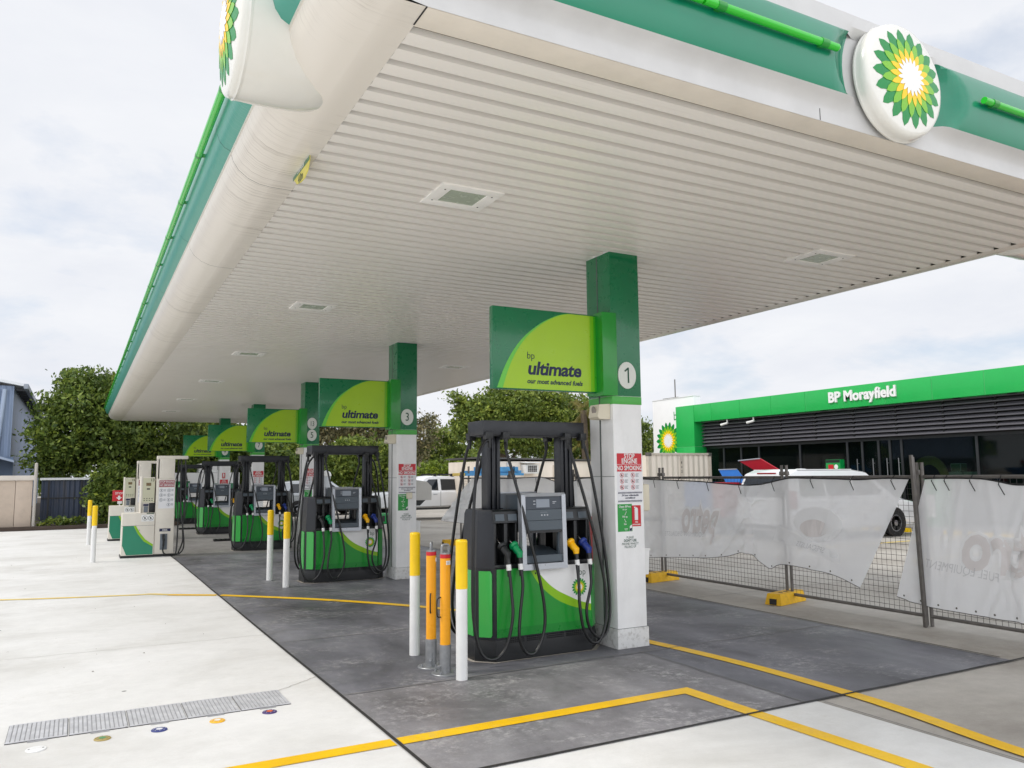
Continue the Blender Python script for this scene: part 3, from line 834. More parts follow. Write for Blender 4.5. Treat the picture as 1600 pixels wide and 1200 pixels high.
# handset and bins on the shop side of the columns
it = thing('intercom', 'cream and black intercom box on the side of column number 1', 'intercom', (CX1 + .005, CY[0] + .2, 1.40))
mb = MB(); mb.box(.07, .16, -.09, .09, -.135, .13, 0, .02); mb.build('housing', beige_pl, it)
mb = MB(); mb.box(0, .07, -.10, .10, -.13, .125, 0, .02); mb.build('back_box', black, it)
for k, lb in ((0, 'white squeegee bin hung low on column number 1'), (1, 'white squeegee bin hung low on column number 3')):
    o = thing('squeegee_bin', lb, 'bin', (CX1 + .013, CY[k] + .06, .66), 0, 'squeegee bins on the columns')
    mb = MB(); mb.prism(F_front(0, .2, 0), [(0, 0), (.07, 0), (.085, .24), (.0, .25)], 0, .2, 0); mb.build('tub', white, o)
    mb = MB(); mb.prism(F_front(0, .205, 0), [(-.0, .24), (.095, .23), (.095, .245), (0, .255)], -.005, .21, 0); mb.build('rim', white, o)
o = thing('towel_dispenser', 'grey paper towel dispenser box on column number 3', 'dispenser', (CX1 + .005, CY[1] + .05, 1.24))
mb = MB(); mb.prism(F_front(0, .26, 0), [(0, 0), (.28, 0), (.285, .22), (.20, .30), (0, .33)], 0, .26, 0); mb.build('cabinet', mat('dispenser_grey', (196, 194, 188), .45), o)
mb = MB(); mb.prism(F_front(0, .2, 0), [(.02, -.0), (.2, -.0), (.1, -.09), (.05, -.09)], 0, .14, 0); mb.build('outlet', black, o)
o = thing('small_box', 'small cream box under the notices on column number 3', 'box', (CX0 + .2, CY[1] - .005, 1.31))
mb = MB(); mb.box(-.04, .05, -.05, 0, -.04, .06, 0, .008); mb.box(-.03, .04, -.052, -.049, -.03, .05, 0); mb.build('box_shell', beige_pl, o)
# ------------------------------------------------------------------ fuel dispensers
def rz180(p): return (-p[0], -p[1], p[2])
PROFILE = [(-.50, -.30), (.50, -.30), (.64, -.16), (.64, .16), (.50, .30), (-.50, .30), (-.64, .16), (-.64, -.16)]
def scaled(s_, e=0.0): return [(x * s_, y * s_) for x, y in PROFILE]
def make_pump(lbl):
    t_ = thing('fuel_dispenser', lbl, 'fuel pump', (0, 0, 0), 0, 'four-hose fuel dispensers under the canopy')
    Z0 = Matrix.Identity(4)
    # plinth
    mb = MB(); mb.rings([[(x, y, z) for x, y in scaled(s_)] for z, s_ in ((.004, 1.0), (.02, 1.005), (.15, 1.005), (.19, .985))], 0)
    for side in (0, 1):
        M = F_front(0, -.302, 0) if side == 0 else F_back(0, .302, 0)
        for r_ in range(3):
            for c_ in range(40):
                u = -.40 + c_ * .0207
                if c_ % 10 in (9,): continue
                mb.rect(M, u, u + .012, .158 + r_ * .016, .168 + r_ * .016, .004, 1)
    mb.build('base', [black, mat('vent_hole', (8, 8, 9), .9)], t_)
    # lower cabinet
    mb = MB(); mb.rings([[(x, y, z) for x, y in scaled(s_)] for z, s_ in ((.192, .985), (.805, .985))], 0)
    mb.build('cabinet', charcoal, t_)
    # end pillars above the cabinet
    for sg in (-1, 1):
        mb = MB(); P = [(sg * .51, -.295), (sg * .625, -.155), (sg * .625, .155), (sg * .51, .295)]
        P2 = [(sg * .50, -.27), (sg * .60, -.14), (sg * .60, .14), (sg * .50, .27)]
        mb.rings([[(x, y, z) for x, y in Q] for z, Q in ((.806, P), (1.28, P2), (1.32, [(x * .985, y * .9) for x, y in P2]))], 0)
        mb.build('end_pillar', charcoal, t_)
        for sy in (-1, 1):
            a = Vector((sg * .500, sy * .297, 0)); b = Vector((sg * .632, sy * .165, 0))
            u = (b - a) if sg * sy < 0 else (a - b)
            o_ = a if sg * sy < 0 else b
            if sg * sy > 0: o_ = b
            M = FM((o_.x, o_.y, 0), u, (0, 0, 1)); Lw = (b - a).length
            mb = MB(); mb.prism(M, [(.03, .215), (Lw - .045, .215), (Lw - .035, .235), (Lw - .035, .76), (Lw - .05, .785), (.03, .785)], -.004, .010, 0)
            mb.build('corner_panel', br_green, t_)
        Mx = F_left(-.632, 0, 0) if sg < 0 else F_right(.632, 0, 0)
        mb = MB(); mb.prism(Mx, [(-.12, .215), (.12, .215), (.12, .785), (-.12, .785)], 0, .010, 0); mb.build('side_panel', br_green, t_)
    # printed front panels
    for side in (0, 1):
        M = F_front(0, -.297, 0) if side == 0 else F_back(0, .297, 0)
        z0, z1, hw = .212, .800, .497
        mb = MB(); mb.prism(M, [(-hw, z0), (hw, z0), (hw, z1), (-hw, z1)], -.004, .010, 5); mb.rect(M, -hw, hw, z0, z1, .0106, 0)
        def pu(u): return -hw + 2 * hw * u
        def pv(v): return z0 + (z1 - z0) * v
        up = [(p.x, p.y) for p in smooth_path([(.385, 1, 0), (.46, .86, 0), (.545, .72, 0), (.64, .61, 0), (.75, .52, 0), (.87, .43, 0), (1.0, .365, 0)], 5)]
        lo = [(p.x, p.y) for p in smooth_path([(.335, 1, 0), (.385, .85, 0), (.445, .72, 0), (.53, .59, 0), (.645, .46, 0), (.80, .35, 0), (1.0, .262, 0)], 5)]
        U = [(pu(a), pv(b)) for a, b in up]; Lw = [(pu(a), pv(b)) for a, b in lo]
        mb.poly(M, Lw[::-1] + [(-hw, z1), (-hw, z0), (hw, z0)], .0112, 1)
        for i in range(len(U) - 1): mb.poly(M, [Lw[i], Lw[i + 1], U[i + 1], U[i]], .0112, 2)
        # slightly deeper fold along the bottom edge
        mb.rect(M, -hw, hw, z0, z0 + .075, .0118, 3)
        mb.disc(M, .009, .0116, 4, 12, cu=-.10, cv=.745)
        pn = mb.build('front_panel', [white, md_green, lm_green, mat('panel_fold_green', (16, 128, 42), .3), black, charcoal], t_, angle=30)
        mb = MB(); M2 = M @ Matrix.Translation((.37, .59, .0115)); emblem(mb, M2, .085, lift=.0006); mb.build('emblem', EMB, pn, smooth=False)
        mb = MB(); mb.text(M, 'bp', .085, 0, -.0005, .9, u=.405, v=.70, w=.0118); mb.build('lettering', ink_green, pn, smooth=False)
    # nozzle bays
    for side in (0, 1):
        flip = (lambda o: o) if side == 0 else None
        R_ = Matrix.Identity(4) if side == 0 else Matrix.Rotation(PI, 4, 'Z')
        for (a, b) in ((-.51, -.255), (.215, .51)):
            mb = MB()
            mid = (a + b) / 2
            mb.box(a, b, -.14, -.10, .806, 1.30, 0, 0, M=R_)
            for x in (a, mid - .018, b - .03): mb.box(x, x + (.03 if x != mid - .018 else .036), -.27, -.141, .83, 1.2, 0, .006, M=R_)
            mb.prism(R_ @ F_right(a, 0, 0), [(-.285, 1.205), (-.10, 1.205), (-.10, 1.32), (-.245, 1.32), (-.262, 1.305)], 0, b - a, 0)
            mb.box(a, b, -.29, -.141, .806, .838, 0, .006, M=R_)
            o = mb.build('nozzle_bay', black, t_)
            mb = MB()
            for c_ in ((a + mid) / 2, (mid + b) / 2):
                mb.prism(R_ @ FM((c_, -.2755, 1.252), (1, 0, 0), (0, .2, 1)), [(-.045, -.03), (.045, -.03), (.045, .03), (-.045, .03)], 0, .004, 0)
            mb.build('grade_label', slate, o)
    # display module
    for side in (0, 1):
        R_ = Matrix.Identity(4) if side == 0 else Matrix.Rotation(PI, 4, 'Z')
        x0, x1 = -.265, .205
        mb = MB()
        mb.box(x0 + .03, x1 - .03, -.31, .02, 1.115, 1.455, 0, .012, M=R_)
        mb.prism(R_ @ F_right(x0 + .03, 0, 0), [(-.33, .80), (.0, .80), (.0, .93), (-.10, .955), (-.33, .895)], 0, x1 - x0 - .06, 0)
        mb.box(x0 + .04, x1 - .04, -.03, .0, .95, 1.115, 1, 0, M=R_) if False else None
        for x in (x0 + .03, x1 - .055): mb.box(x, x + .025, -.30, -.27, .90, 1.12, 0, 0, M=R_)
        h = mb.build('display_housing', [slate, black], t_)
        mb = MB(); Fd = R_ @ F_right(x0, 0, 0)
        side_prof = [(-.375, .785), (-.305, .785), (-.285, 1.44), (-.30, 1.462), (-.335, 1.462), (-.352, 1.45)]
        mb.prism(Fd, side_prof, 0, .042, 0); mb.prism(R_ @ F_right(x1 - .042, 0, 0), side_prof, 0, .042, 0)
        mb.prism(Fd, [(-.353, 1.435), (-.285, 1.435), (-.285, 1.465), (-.338, 1.465)], .002, x1 - x0 - .002, 0)
        mb.prism(Fd, [(-.376, .783), (-.30, .783), (-.30, .835), (-.374, .835)], .002, x1 - x0 - .002, 0)
        mb.build('display_frame', silver, t_)
        # display face, slightly raked
        Mf = R_ @ FM((0, -.352, 1.12), (1, 0, 0), (0, .06, 1)); a, b = x0 + .044, x1 - .044
        mb = MB()
        mb.prism(Mf, [(a, .20), (b, .20), (b, .318), (a, .318)], -.03, .006, 0)
        mb.prism(Mf, [(a, .10), (b, .10), (b, .196), (a, .196)], -.03, .010, 1)
        mb.prism(Mf, [(a, .012), (b, .012), (b, .096), (a, .096)], -.03, .012, 1)
        mb.prism(Mf, [(a, -.012), (b, -.012), (b, .010), (a, .010)], -.03, .008, 2)
        f = mb.build('display_face', [mat('display_dark', (58, 66, 76), .35), slate, black], t_)
        mb = MB(); mb.prism(Mf, [(-.105, .215), (.035, .215), (.035, .29), (-.105, .29)], .006, .009, 0); mb.build('screen', lcd, f)
        mb = MB()
        for i_ in range(3): mb.rect(Mf, -.06 + i_ * .03, -.045 + i_ * .03, .140, .152, .0108, 0)
        mb.rect(Mf, -.068, .008, .168, .175, .0108, 1)
        for i_ in range(2): mb.rect(Mf, -.135, -.112, .27 - i_ * .028, .278 - i_ * .028, .0068, 0); mb.rect(Mf, .07, .11 - i_ * .015, .262 - i_ * .014, .268 - i_ * .014, .0068, 0)
        mb.build('key_marks', [mat('key_mark_grey', (176, 180, 186), .5), slate_lt], f, smooth=False)
        # shelf lip under the see-through gap
        mb = MB(); Ms = R_ @ FM((0, -.352, .845), (1, 0, 0), (0, .06, 1)); mb.prism(Ms, [(a, 0), (b, 0), (b, .062), (a, .062)], -.03, .006, 0); mb.build('receipt_shelf', slate, t_)
    # posts and header
    for (a, b) in ((-.465, -.315), (.335, .485)):
        for yy in (0,):
            mb = MB()
            for i in range(3):
                x = a + (b - a) * i / 3
                mb.box(x + .004, x + (b - a) / 3 - .008, yy - .065, yy + .065, 1.30, 2.0, 0, .01)
            mb.box(a + .01, b - .01, yy - .03, yy + .03, 1.30, 2.0, 1)
            mb.build('post', [charcoal, black], t_)
    mb = MB(); mb.box(-.552, .552, -.165, .165, 2.0, 2.135, 0, .008); mb.box(-.53, .53, -.15, .15, 1.992, 2.0, 1)
    mb.build('header', [charcoal, black], t_)
    # hose holders, hoses and nozzles
    cols = [black, grn_noz, yel_noz, blu_noz]
    nx = [-.435, -.315, .285, .425]
    tops = [-.50, -.31, .33, .50]
    loops = [
        [(-.405, -.375, .79), (-.40, -.40, .62), (-.405, -.43, .40), (-.47, -.43, .16), (-.58, -.42, .065), (-.70, -.40, .13), (-.755, -.37, .42), (-.745, -.34, .9), (-.71, -.30, 1.4), (-.64, -.24, 1.78), (-.555, -.20, 1.93), (-.50, -.19, 1.945)],
        [(-.285, -.375, .79), (-.285, -.40, .65), (-.33, -.43, .42), (-.345, -.44, .22), (-.28, -.44, .09), (-.18, -.44, .09), (-.09, -.43, .26), (-.08, -.42, .48), (-.135, -.40, .80), (-.235, -.36, 1.25), (-.31, -.28, 1.65), (-.345, -.22, 1.86), (-.33, -.19, 1.945)],
        [(.305, -.375, .80), (.305, -.40, .64), (.29, -.43, .46), (.32, -.44, .24), (.40, -.44, .115), (.50, -.43, .115), (.585, -.41, .26), (.61, -.39, .52), (.555, -.37, .9), (.45, -.33, 1.35), (.38, -.26, 1.7), (.35, -.21, 1.89), (.34, -.19, 1.945)],
        [(.445, -.375, .80), (.44, -.40, .62), (.37, -.425, .42), (.385, -.43, .26), (.47, -.43, .15), (.58, -.41, .16), (.655, -.38, .32), (.67, -.35, .62), (.64, -.31, 1.05), (.59, -.26, 1.5), (.55, -.22, 1.8), (.52, -.19, 1.945)],
    ]
    for side in (0, 1):
        R_ = Matrix.Identity(4) if side == 0 else Matrix.Rotation(PI, 4, 'Z')
        tr = (lambda p: R_ @ Vector(p))
        for k in range(4):
            mb = MB(); mb.tube([tr(p) for p in smooth_path(loops[k], 7)], .0145, 8, 0)
            hz = mb.build('hose', rubber, t_)
            mb = MB(); e = loops[k][-1]
            mb.box(e[0] - .035, e[0] + .035, -.205, -.12, 1.96, 2.03, 0, .008, M=R_)
            mb.cyl(tr((e[0], e[1], 1.965)), tr((e[0], e[1], 1.88)), .021, .017, 10, 0)
            mb.build('hose_holder', black, t_)
            x = nx[k]; z = 1.0
            c = cols[k]
            mb = MB()
            a = Vector((x - .035, -.175, 1.10)); b = Vector((x + .0, -.30, 1.0)); cpt = Vector((x + .025, -.355, .93)); d = Vector((x + .03, -.37, .79))
            mb.tube([tr(p) for p in (b, b.lerp(cpt, .3), b.lerp(cpt, .6), cpt + Vector((0, 0, .01)), cpt + Vector((0, -.005, -.03)))], [.026, .034, .033, .034, .024], 12, 0)
            mb.tube([tr(p) for p in (b + (a - b) * .10, b, b - (a - b) * .10)], [.042, .046, .038], 14, 0)
            nz = mb.build('nozzle', c, t_)
            mb = MB(); mb.tube([tr(p) for p in smooth_path([a + Vector((-.0, .03, .03)), a, a.lerp(b, .6), b], 4)], .0115, 10, 0); mb.build('spout', chrome, nz)
            mb = MB(); mb.tube([tr(p) for p in (cpt + Vector((.0, 0, -.02)), cpt.lerp(d, .45), cpt.lerp(d, .6))], [.022, .021, .021], 12, 0)
            mb.tube([tr(p) for p in (d + Vector((0, 0, .01)), d + Vector((0, -.003, -.05)))], [.019, .016], 10, 0)
            mb.box(x + .018, x + .042, -.335, -.325, .86, .98, 0, .004, M=R_)
            mb.build('handle', black, nz)
            mb = MB(); mb.tube([tr(p) for p in (cpt.lerp(d, .6), d + Vector((0, 0, .005)))], .0225, 12, 0); mb.build('collar', white, nz)
    return t_
PY = [6.40, 12.50, 18.85, 25.0, 31.2]
pl = ['charcoal and green fuel dispenser beside column number 1', 'charcoal and green fuel dispenser beside column number 3', 'fuel dispenser in front of the column numbered 13 and 5',
      'fourth fuel dispenser of the row, small and partly hidden by hoses', 'last fuel dispenser of the row, at the far canopy end']
P0 = None
for k, y0 in enumerate(PY):
    if P0 is None: P0 = make_pump(pl[k]); o = P0
    else: o = copy_tree(P0, label=pl[k])
    o.location = (3.79, y0 + .30, .0)
# pale concrete islands under the pumps
mb = MB()
for y0 in PY:
    pts = [(3.79 + x * 1.06, y0 + .3 + y * 1.10) for x, y in PROFILE]
    mb.face([(x, y, .0075) for x, y in pts], 0)
tag(mb.build('pump_footing', conc_old, smooth=False), kind='structure')
# flat black hose guards lying beside pumps
HG = None
for (x, y, lb) in ((3.50, 22.2, 'black rubber hose guard lying beside the third pump'), (3.25, 27.9, 'black rubber hose guard lying beside the fourth pump')):
    if HG is None:
        HG = thing('hose_guard', lb, 'hose guard', (x, y, .005), 0, 'hose guards on the paving')
        mb = MB(); mb.box(-.33, .33, -.12, .12, 0, .05, 0, .015); mb.build('mat_slab', rubber, HG)
        mb = MB(); [mb.box(-.3 + i * .12, -.26 + i * .12, -.125, .125, .045, .056, 0, .003) for i in range(6)]; mb.build('grip_rib', black, HG)
    else: o = copy_tree(HG, loc=(x, y, .005), label=lb)

# red cabinet between the first pump and its column
o = thing('extinguisher_cabinet', 'faded red narrow cabinet standing behind column number 1', 'cabinet', (4.88, 7.25, .004))
mb = MB(); mb.box(-.06, .10, -.1, .12, .42, 1.17, 0, .01); mb.build('cabinet_body', red2, o)
mb = MB(); mb.box(0, .05, 0, .05, 0, .42, 0); mb.build('stand', steel, o)

# ------------------------------------------------------------------ truck diesel dispensers
def make_truck_pump(lbl, num):
    t_ = thing('diesel_dispenser', lbl, 'fuel pump', (0, 0, 0), 0, 'white diesel dispensers on the open slab')
    mb = MB(); mb.box(-.01, 1.0, .01, .5, .004, .05, 0); mb.build('base', black, t_)
    mb = MB(); mb.box(0, .62, 0, .5, .05, .92, 0, .012); mb.box(-.002, .622, -.002, .3, .656, .660, 1); cb = mb.build('cabinet', [off_white, joint_m], t_)
    M = F_front(0, -.001, 0); mb = MB()
    mb.poly(M, [(.02, .655), (.22, .655), (.30, .49), (.42, .33), (.60, .215), (.60, .06), (.10, .06), (.015, .26)], .001, 0)
    A = [(.22, .655), (.30, .49), (.42, .33), (.60, .215)]; B = [(.265, .655), (.345, .51), (.45, .37), (.60, .262)]
    for i in range(3): mb.poly(M, [A[i], A[i + 1], B[i + 1], B[i]], .0015, 1)
    mb.disc(M, .008, .001, 2, 10, cu=.33, cv=.565)
    mb.build('print', [dk_green2, lm_green, black], cb, smooth=False)
    mb = MB(); mb.rect(M, .36, .6, .74, .88, .001, 0)
    for cu in (.43, .54):
        mb.ring(M, .044, .050, .002, 1, 20, cu, .81); M2 = M @ Matrix.Translation((cu, .81, 0)) @ Matrix.Rotation(math.radians(-45), 4, 'Z'); mb.rect(M2, -.044, .044, -.003, .003, .0022, 1)
        mb.rect(M, cu - .012, cu + .008, .785, .835, .002, 1)
    mb.build('notice', [white, black], cb, smooth=False)
    mb = MB(); mb.rect(M, .46, .6, .895, .912, .001, 0); mb.build('label_strip', ink_green, cb, smooth=False)
    # tall hose column
    mb = MB(); mb.box(.625, 1.0, .02, .42, .05, 1.62, 0, .012); mb.box(.64, .98, .04, .40, 1.62, 2.05, 0, .01); mb.build('hose_column', off_white, t_)
    mb = MB(); mb.box(.63, 1.24, .05, .30, 2.045, 2.115, 0, .012); mb.box(.64, .68, .04, .40, 1.62, 2.045, 0, .006); mb.build('hose_arm', off_white, t_)
    Mc = F_front(.625, .018, 0); mb = MB()
    mb.rect(Mc, .05, .36, 1.45, 1.60, .001, 0)
    mb.rect(Mc, .055, .355, 1.53, 1.595, .002, 1); mb.rect(Mc, .055, .355, 1.455, 1.525, .002, 1)
    mb.text(Mc, 'STOP ENGINE', .055, 0, .001, .8, u=.205, v=1.545, w=.003); mb.text(Mc, 'NO SMOKING', .055, 0, .001, .82, u=.205, v=1.472, w=.003)
    mb.rect(Mc, .05, .36, 1.0, 1.44, .001, 2)
    for r_ in range(4):
        for c_ in range(2):
            if r_ == 3 and c_ == 0: continue
            cu, cvv = .10 + c_ * .15, 1.38 - r_ * .10
            mb.ring(Mc, .030, .036, .002, 3, 16, cu, cvv); mb.rect(Mc, cu - .008, cu + .008, cvv - .02, cvv + .02, .002, 3)
            for q in range(3): mb.rect(Mc, cu + .045, cu + .09, cvv + .016 - q * .016, cvv + .022 - q * .016, .002, 3)
    mb.build('notice', [white, mat('maroon_notice', (150, 40, 56), .45), notice_white, slate_lt], t_, smooth=False)
    mb = MB(); mb.rect(Mc, .09, .31, .52, .58, .001, 0); mb.text(Mc, 'DIESEL', .04, 1, .001, .9, u=.2, v=.535, w=.002); mb.build('label', [navy, white], t_, smooth=False)
    mb = MB(); mb.box(.76, .90, -.005, .018, .10 + .02, .48, 0) if False else mb.box(.735, .875, .004, .019, .14, .47, 0, .003); bt = mb.build('nozzle_boot', slate_lt, t_)
    mb = MB(); mb.tube(smooth_path([(.80, -.01, .44), (.79, -.05, .41), (.80, -.055, .34), (.80, -.03, .22)], 5), [.03] * 6 + [.026] * 5 + [.02] * 5, 10, 0); mb.build('nozzle', black, t_)
    for pts in ([(.80, -.03, .22), (.79, -.08, -.0 + .12), (.84, -.12, .05), (.98, -.10, .03), (1.06, 0, .12), (1.08, .1, .8), (1.05, .16, 1.5), (1.06, .17, 2.04)],
                [(1.12, .17, 2.04), (1.11, .1, 1.5), (1.13, 0, .9), (1.18, -.04, .5), (1.20, -.02, .18), (1.12, -.02, .05), (1.0, 0, .04)],
                [(1.20, .17, 2.04), (1.22, .12, 1.5), (1.20, .06, .9), (1.17, 0, .6), (1.18, .02, .3), (1.10, .04, .05)]):
        mb = MB(); mb.tube(smooth_path(pts, 7), .015, 8, 0); mb.build('hose', rubber, t_)
    # display head on its pedestal
    mb = MB(); mb.box(.33, .36, .05, .45, .92, 1.68, 0, .006); mb.box(.36, .60, .06, .45, 1.12, 1.66, 0, .006); mb.box(.37, .50, .08, .40, .92, 1.12, 0); hd = mb.build('display_head', off_white, t_)
    Mh = F_front(.36, .058, 0); mb = MB()
    mb.prism(Mh, [(.01, 1.135), (.235, 1.135), (.235, 1.645), (.01, 1.645)], 0, .008, 0)
    mb.rect(Mh, .07, .165, 1.48, 1.545, .009, 1); mb.rect(Mh, .085, .145, 1.40, 1.43, .009, 2)
    for q in range(4): mb.rect(Mh, .03 + q * .05, .055 + q * .05, 1.21, 1.225, .009, 2); mb.rect(Mh, .03 + q * .05, .055 + q * .05, 1.17, 1.185, .009, 2)
    mb.text(Mh, num, .085, 2, .0015, .9, u=.19, v=1.575, w=.009)
    mb.build('face_plate', [putty, mat('amber_display', (112, 92, 58), .3), black], hd, smooth=False)
    mb = MB(); mb.rect(Mh, .03, .13, 1.06, 1.10, .001, 0); mb.rect(Mh, .04, .12, .93, 1.05, .001, 1); mb.build('label', [navy, slate_lt], hd, smooth=False)
    mb = MB(); mb.box(.50, .625, .09, .40, .93, 1.115, 0, .01); mb.build('card_reader', black, t_)
    return t_
tp = make_truck_pump('white and green diesel dispenser numbered 13 on the pale slab', '13'); tp.location = (.845, 18.55, .004)
tp2 = make_truck_pump('second white diesel dispenser standing behind dispenser 13', '15'); tp2.location = (.77, 23.9, .004)
o = thing('notice_board', 'small red notice board on a short post behind the diesel dispensers', 'sign', (1.22, 26.6, .004))
mb = MB(); mb.box(-.30, .06, -.01, .01, .98, 1.30, 0, .004); mb.build('board', red, o)
mb = MB(); mb.cyl((-.1, .02, 0), (-.1, .02, 1.0), .02, n=10); mb.box(-.16, -.04, -.02, .04, .9, .98, 0); mb.build('post', white, o)
mb = MB(); M = F_front(0, -.0115, 0); mb.text(M, 'STOP', .09, 0, .001, 1, u=-.12, v=1.18, w=0); mb.poly(M, [(-.12, 1.01), (-.2, 1.09), (-.15, 1.09), (-.15, 1.14), (-.09, 1.14), (-.09, 1.09), (-.04, 1.09)], 0, 0); mb.build('lettering', white, o, smooth=False)

# ------------------------------------------------------------------ bollards
def make_bollard(lbl):
    t_ = thing('bollard', lbl, 'bollard', (0, 0, 0), 0, 'yellow and white steel bollards')
    I = Matrix.Identity(4)
    mb = MB(); mb.lathe(I, [(.047, 0), (.047, .716)], 28, 0); mb.lathe(I, [(.075, .0), (.06, .006), (.049, .008)], 28, 1) if False else None; mb.build('white_post', white, t_)
    mb = MB(); mb.lathe(I, [(.049, .714), (.049, 1.085), (.050, 1.088), (.048, 1.098), (.04, 1.106), (.001, 1.11)], 28, 0); mb.build('yellow_sleeve', yellow, t_)
    return t_
bl = [((2.785, 6.03), 'yellow and white bollard beside the first pump, nearest the yellow box line'), ((2.785, 7.06), 'yellow and white bollard behind the two amber lockable posts'),
      ((2.80, 12.31), 'closer bollard of the pair beside the second pump'), ((2.76, 13.28), 'farther bollard of the pair beside the second pump'),
      ((.33, 18.05), 'bollard in front of the white diesel dispenser numbered 13'), ((.30, 23.0), 'bollard half hidden behind another, by the second diesel dispenser')]
bl[0] = (bl[0][0], 'yellow and white bollard in front of the amber lockable posts')
B0 = None
for p, lb in bl:
    if B0 is None: B0 = make_bollard(lb); o = B0
    else: o = copy_tree(B0, label=lb)
    o.location = (p[0], p[1], .005)
def make_lock_post(lbl, rz_):
    t_ = thing('removable_post', lbl, 'bollard', (0, 0, 0), rz_, 'amber lockable posts between the bollards')
    I = Matrix.Identity(4)
    mb = MB(); mb.lathe(I, [(.115, 0), (.115, .008), (.112, .012), (.05, .013)], 28, 0)
    for a in range(4): mb.cyl((.088 * math.cos(a * PI / 2 + .6), .088 * math.sin(a * PI / 2 + .6), .011), (.088 * math.cos(a * PI / 2 + .6), .088 * math.sin(a * PI / 2 + .6), .036), .011, n=6)
    mb.build('base_plate', galv, t_)
    mb = MB(); mb.lathe(I, [(.048, .012), (.048, .235), (.045, .237)], 24, 0); mb.box(-.075, -.04, -.012, .012, .05, .075, 0, .003); mb.build('ground_sleeve', galv, t_)
    mb = MB(); mb.lathe(I, [(.0435, .2), (.0435, .938), (.04, .942)], 24, 0); mb.build('post', amber, t_)
    mb = MB(); mb.lathe(I, [(.0442, .94), (.0442, .972), (.03, .974)], 24, 0); mb.build('red_ring', red, t_)
    mb = MB(); mb.lathe(I, [(.044, .973), (.043, .985), (.02, .987)], 24, 0)
    mb.tube(smooth_path([(-.034, 0, .98), (-.034, 0, 1.03), (-.022, 0, 1.048), (.022, 0, 1.048), (.034, 0, 1.03), (.034, 0, .98)], 4), .011, 8, 0); mb.build('lifting_handle', galv, t_)
    mb = MB(); mb.tube(smooth_path([(-.04, 0, .62), (-.075, 0, .61), (-.082, 0, .55), (-.075, 0, .47), (-.04, 0, .46)], 4), .006, 8, 0); mb.build('side_handle', black, t_)
    mb = MB(); M = F_front(0, -.0442, .905)
    mb.prism(M, [(-.016, -.018), (.022, -.018), (.022, .015), (-.016, .015)], -.006, .0015, 0); [mb.rect(M, -.01, .016, -.012 + q * .008, -.009 + q * .008, .002, 1) for q in range(3)]
    mb.build('sticker', [notice_white, slate_lt], t_, smooth=False)
    return t_
lp = make_lock_post('amber lockable post with its bail handle edge-on, behind the other amber post', math.radians(62)); lp.location = (2.735, 6.55, .005)
lp2 = make_lock_post('amber lockable post with an open bail handle, in front of its twin', math.radians(8)); lp2.location = (2.745, 6.27, .005)

# ------------------------------------------------------------------ drain grates and fill caps
xs = [-.33, .02, .37, .73, 1.08, 1.43]
for k in range(5):
    t_ = thing('drain_grate', ['grey steel drain cover at the end beside the white fill cap', 'grey steel drain cover beside the brass fill cap', 'grey steel drain cover, middle of the row of five', 'grey steel drain cover beside the yellow fill cap', 'grey steel drain cover at the end beside the purple fill cap'][k], 'drain cover', ((xs[k] + xs[k + 1]) / 2, 6.235, .005), 0, 'drain covers set in a row')
    w_ = xs[k + 1] - xs[k] - .01
    mb = MB(); mb.box(-w_ / 2, w_ / 2, -.205, .205, -.003, .004, 1)
    n_ = 13; step = w_ / n_
    for i in range(n_):
        for j in range(15):
            u = -w_ / 2 + (i + .5) * step; v = -.19 + j * .0272
            mb.box(u - step * .36, u + step * .36, v - .010, v + .010, .003, .0085 + .0012 * math.sin(i * 2.1 + j), 0)
    mb.box(-w_ / 2, w_ / 2, -.207, -.200, .003, .009, 0); mb.box(-w_ / 2, w_ / 2, .200, .207, .003, .009, 0)
    mb.build('grate', [drain_m, drain_slot], t_, smooth=False)
    mb = MB()
    mb.box(-w_ / 2 - .0015, w_ / 2 + .0015, -.211, .211, -.002, .0025, 0); mb.build('recess_frame', joint_m, t_, smooth=False)
    mb = MB(); mb.box(-.05, .06, -.235, -.218, 0, .004, 0, .0); mb.build('lifting_slot', drain_slot, t_)
caps = [(-.15, 5.83, 'white', (228, 228, 226), (228, 228, 226), 'plain white fill cap set in the slab'), (.21, 5.85, 'brass', (168, 148, 88), (84, 150, 100), 'brass fill cap with a green centre'),
        (.54, 5.86, 'navy', (52, 62, 124), (220, 222, 228), 'navy blue fill cap with a white centre'), (.90, 5.87, 'gold', (236, 180, 40), (236, 232, 220), 'yellow fill cap with a white centre'), (1.25, 5.90, 'purple', (70, 52, 112), (226, 110, 60), 'purple fill cap with an orange centre')]
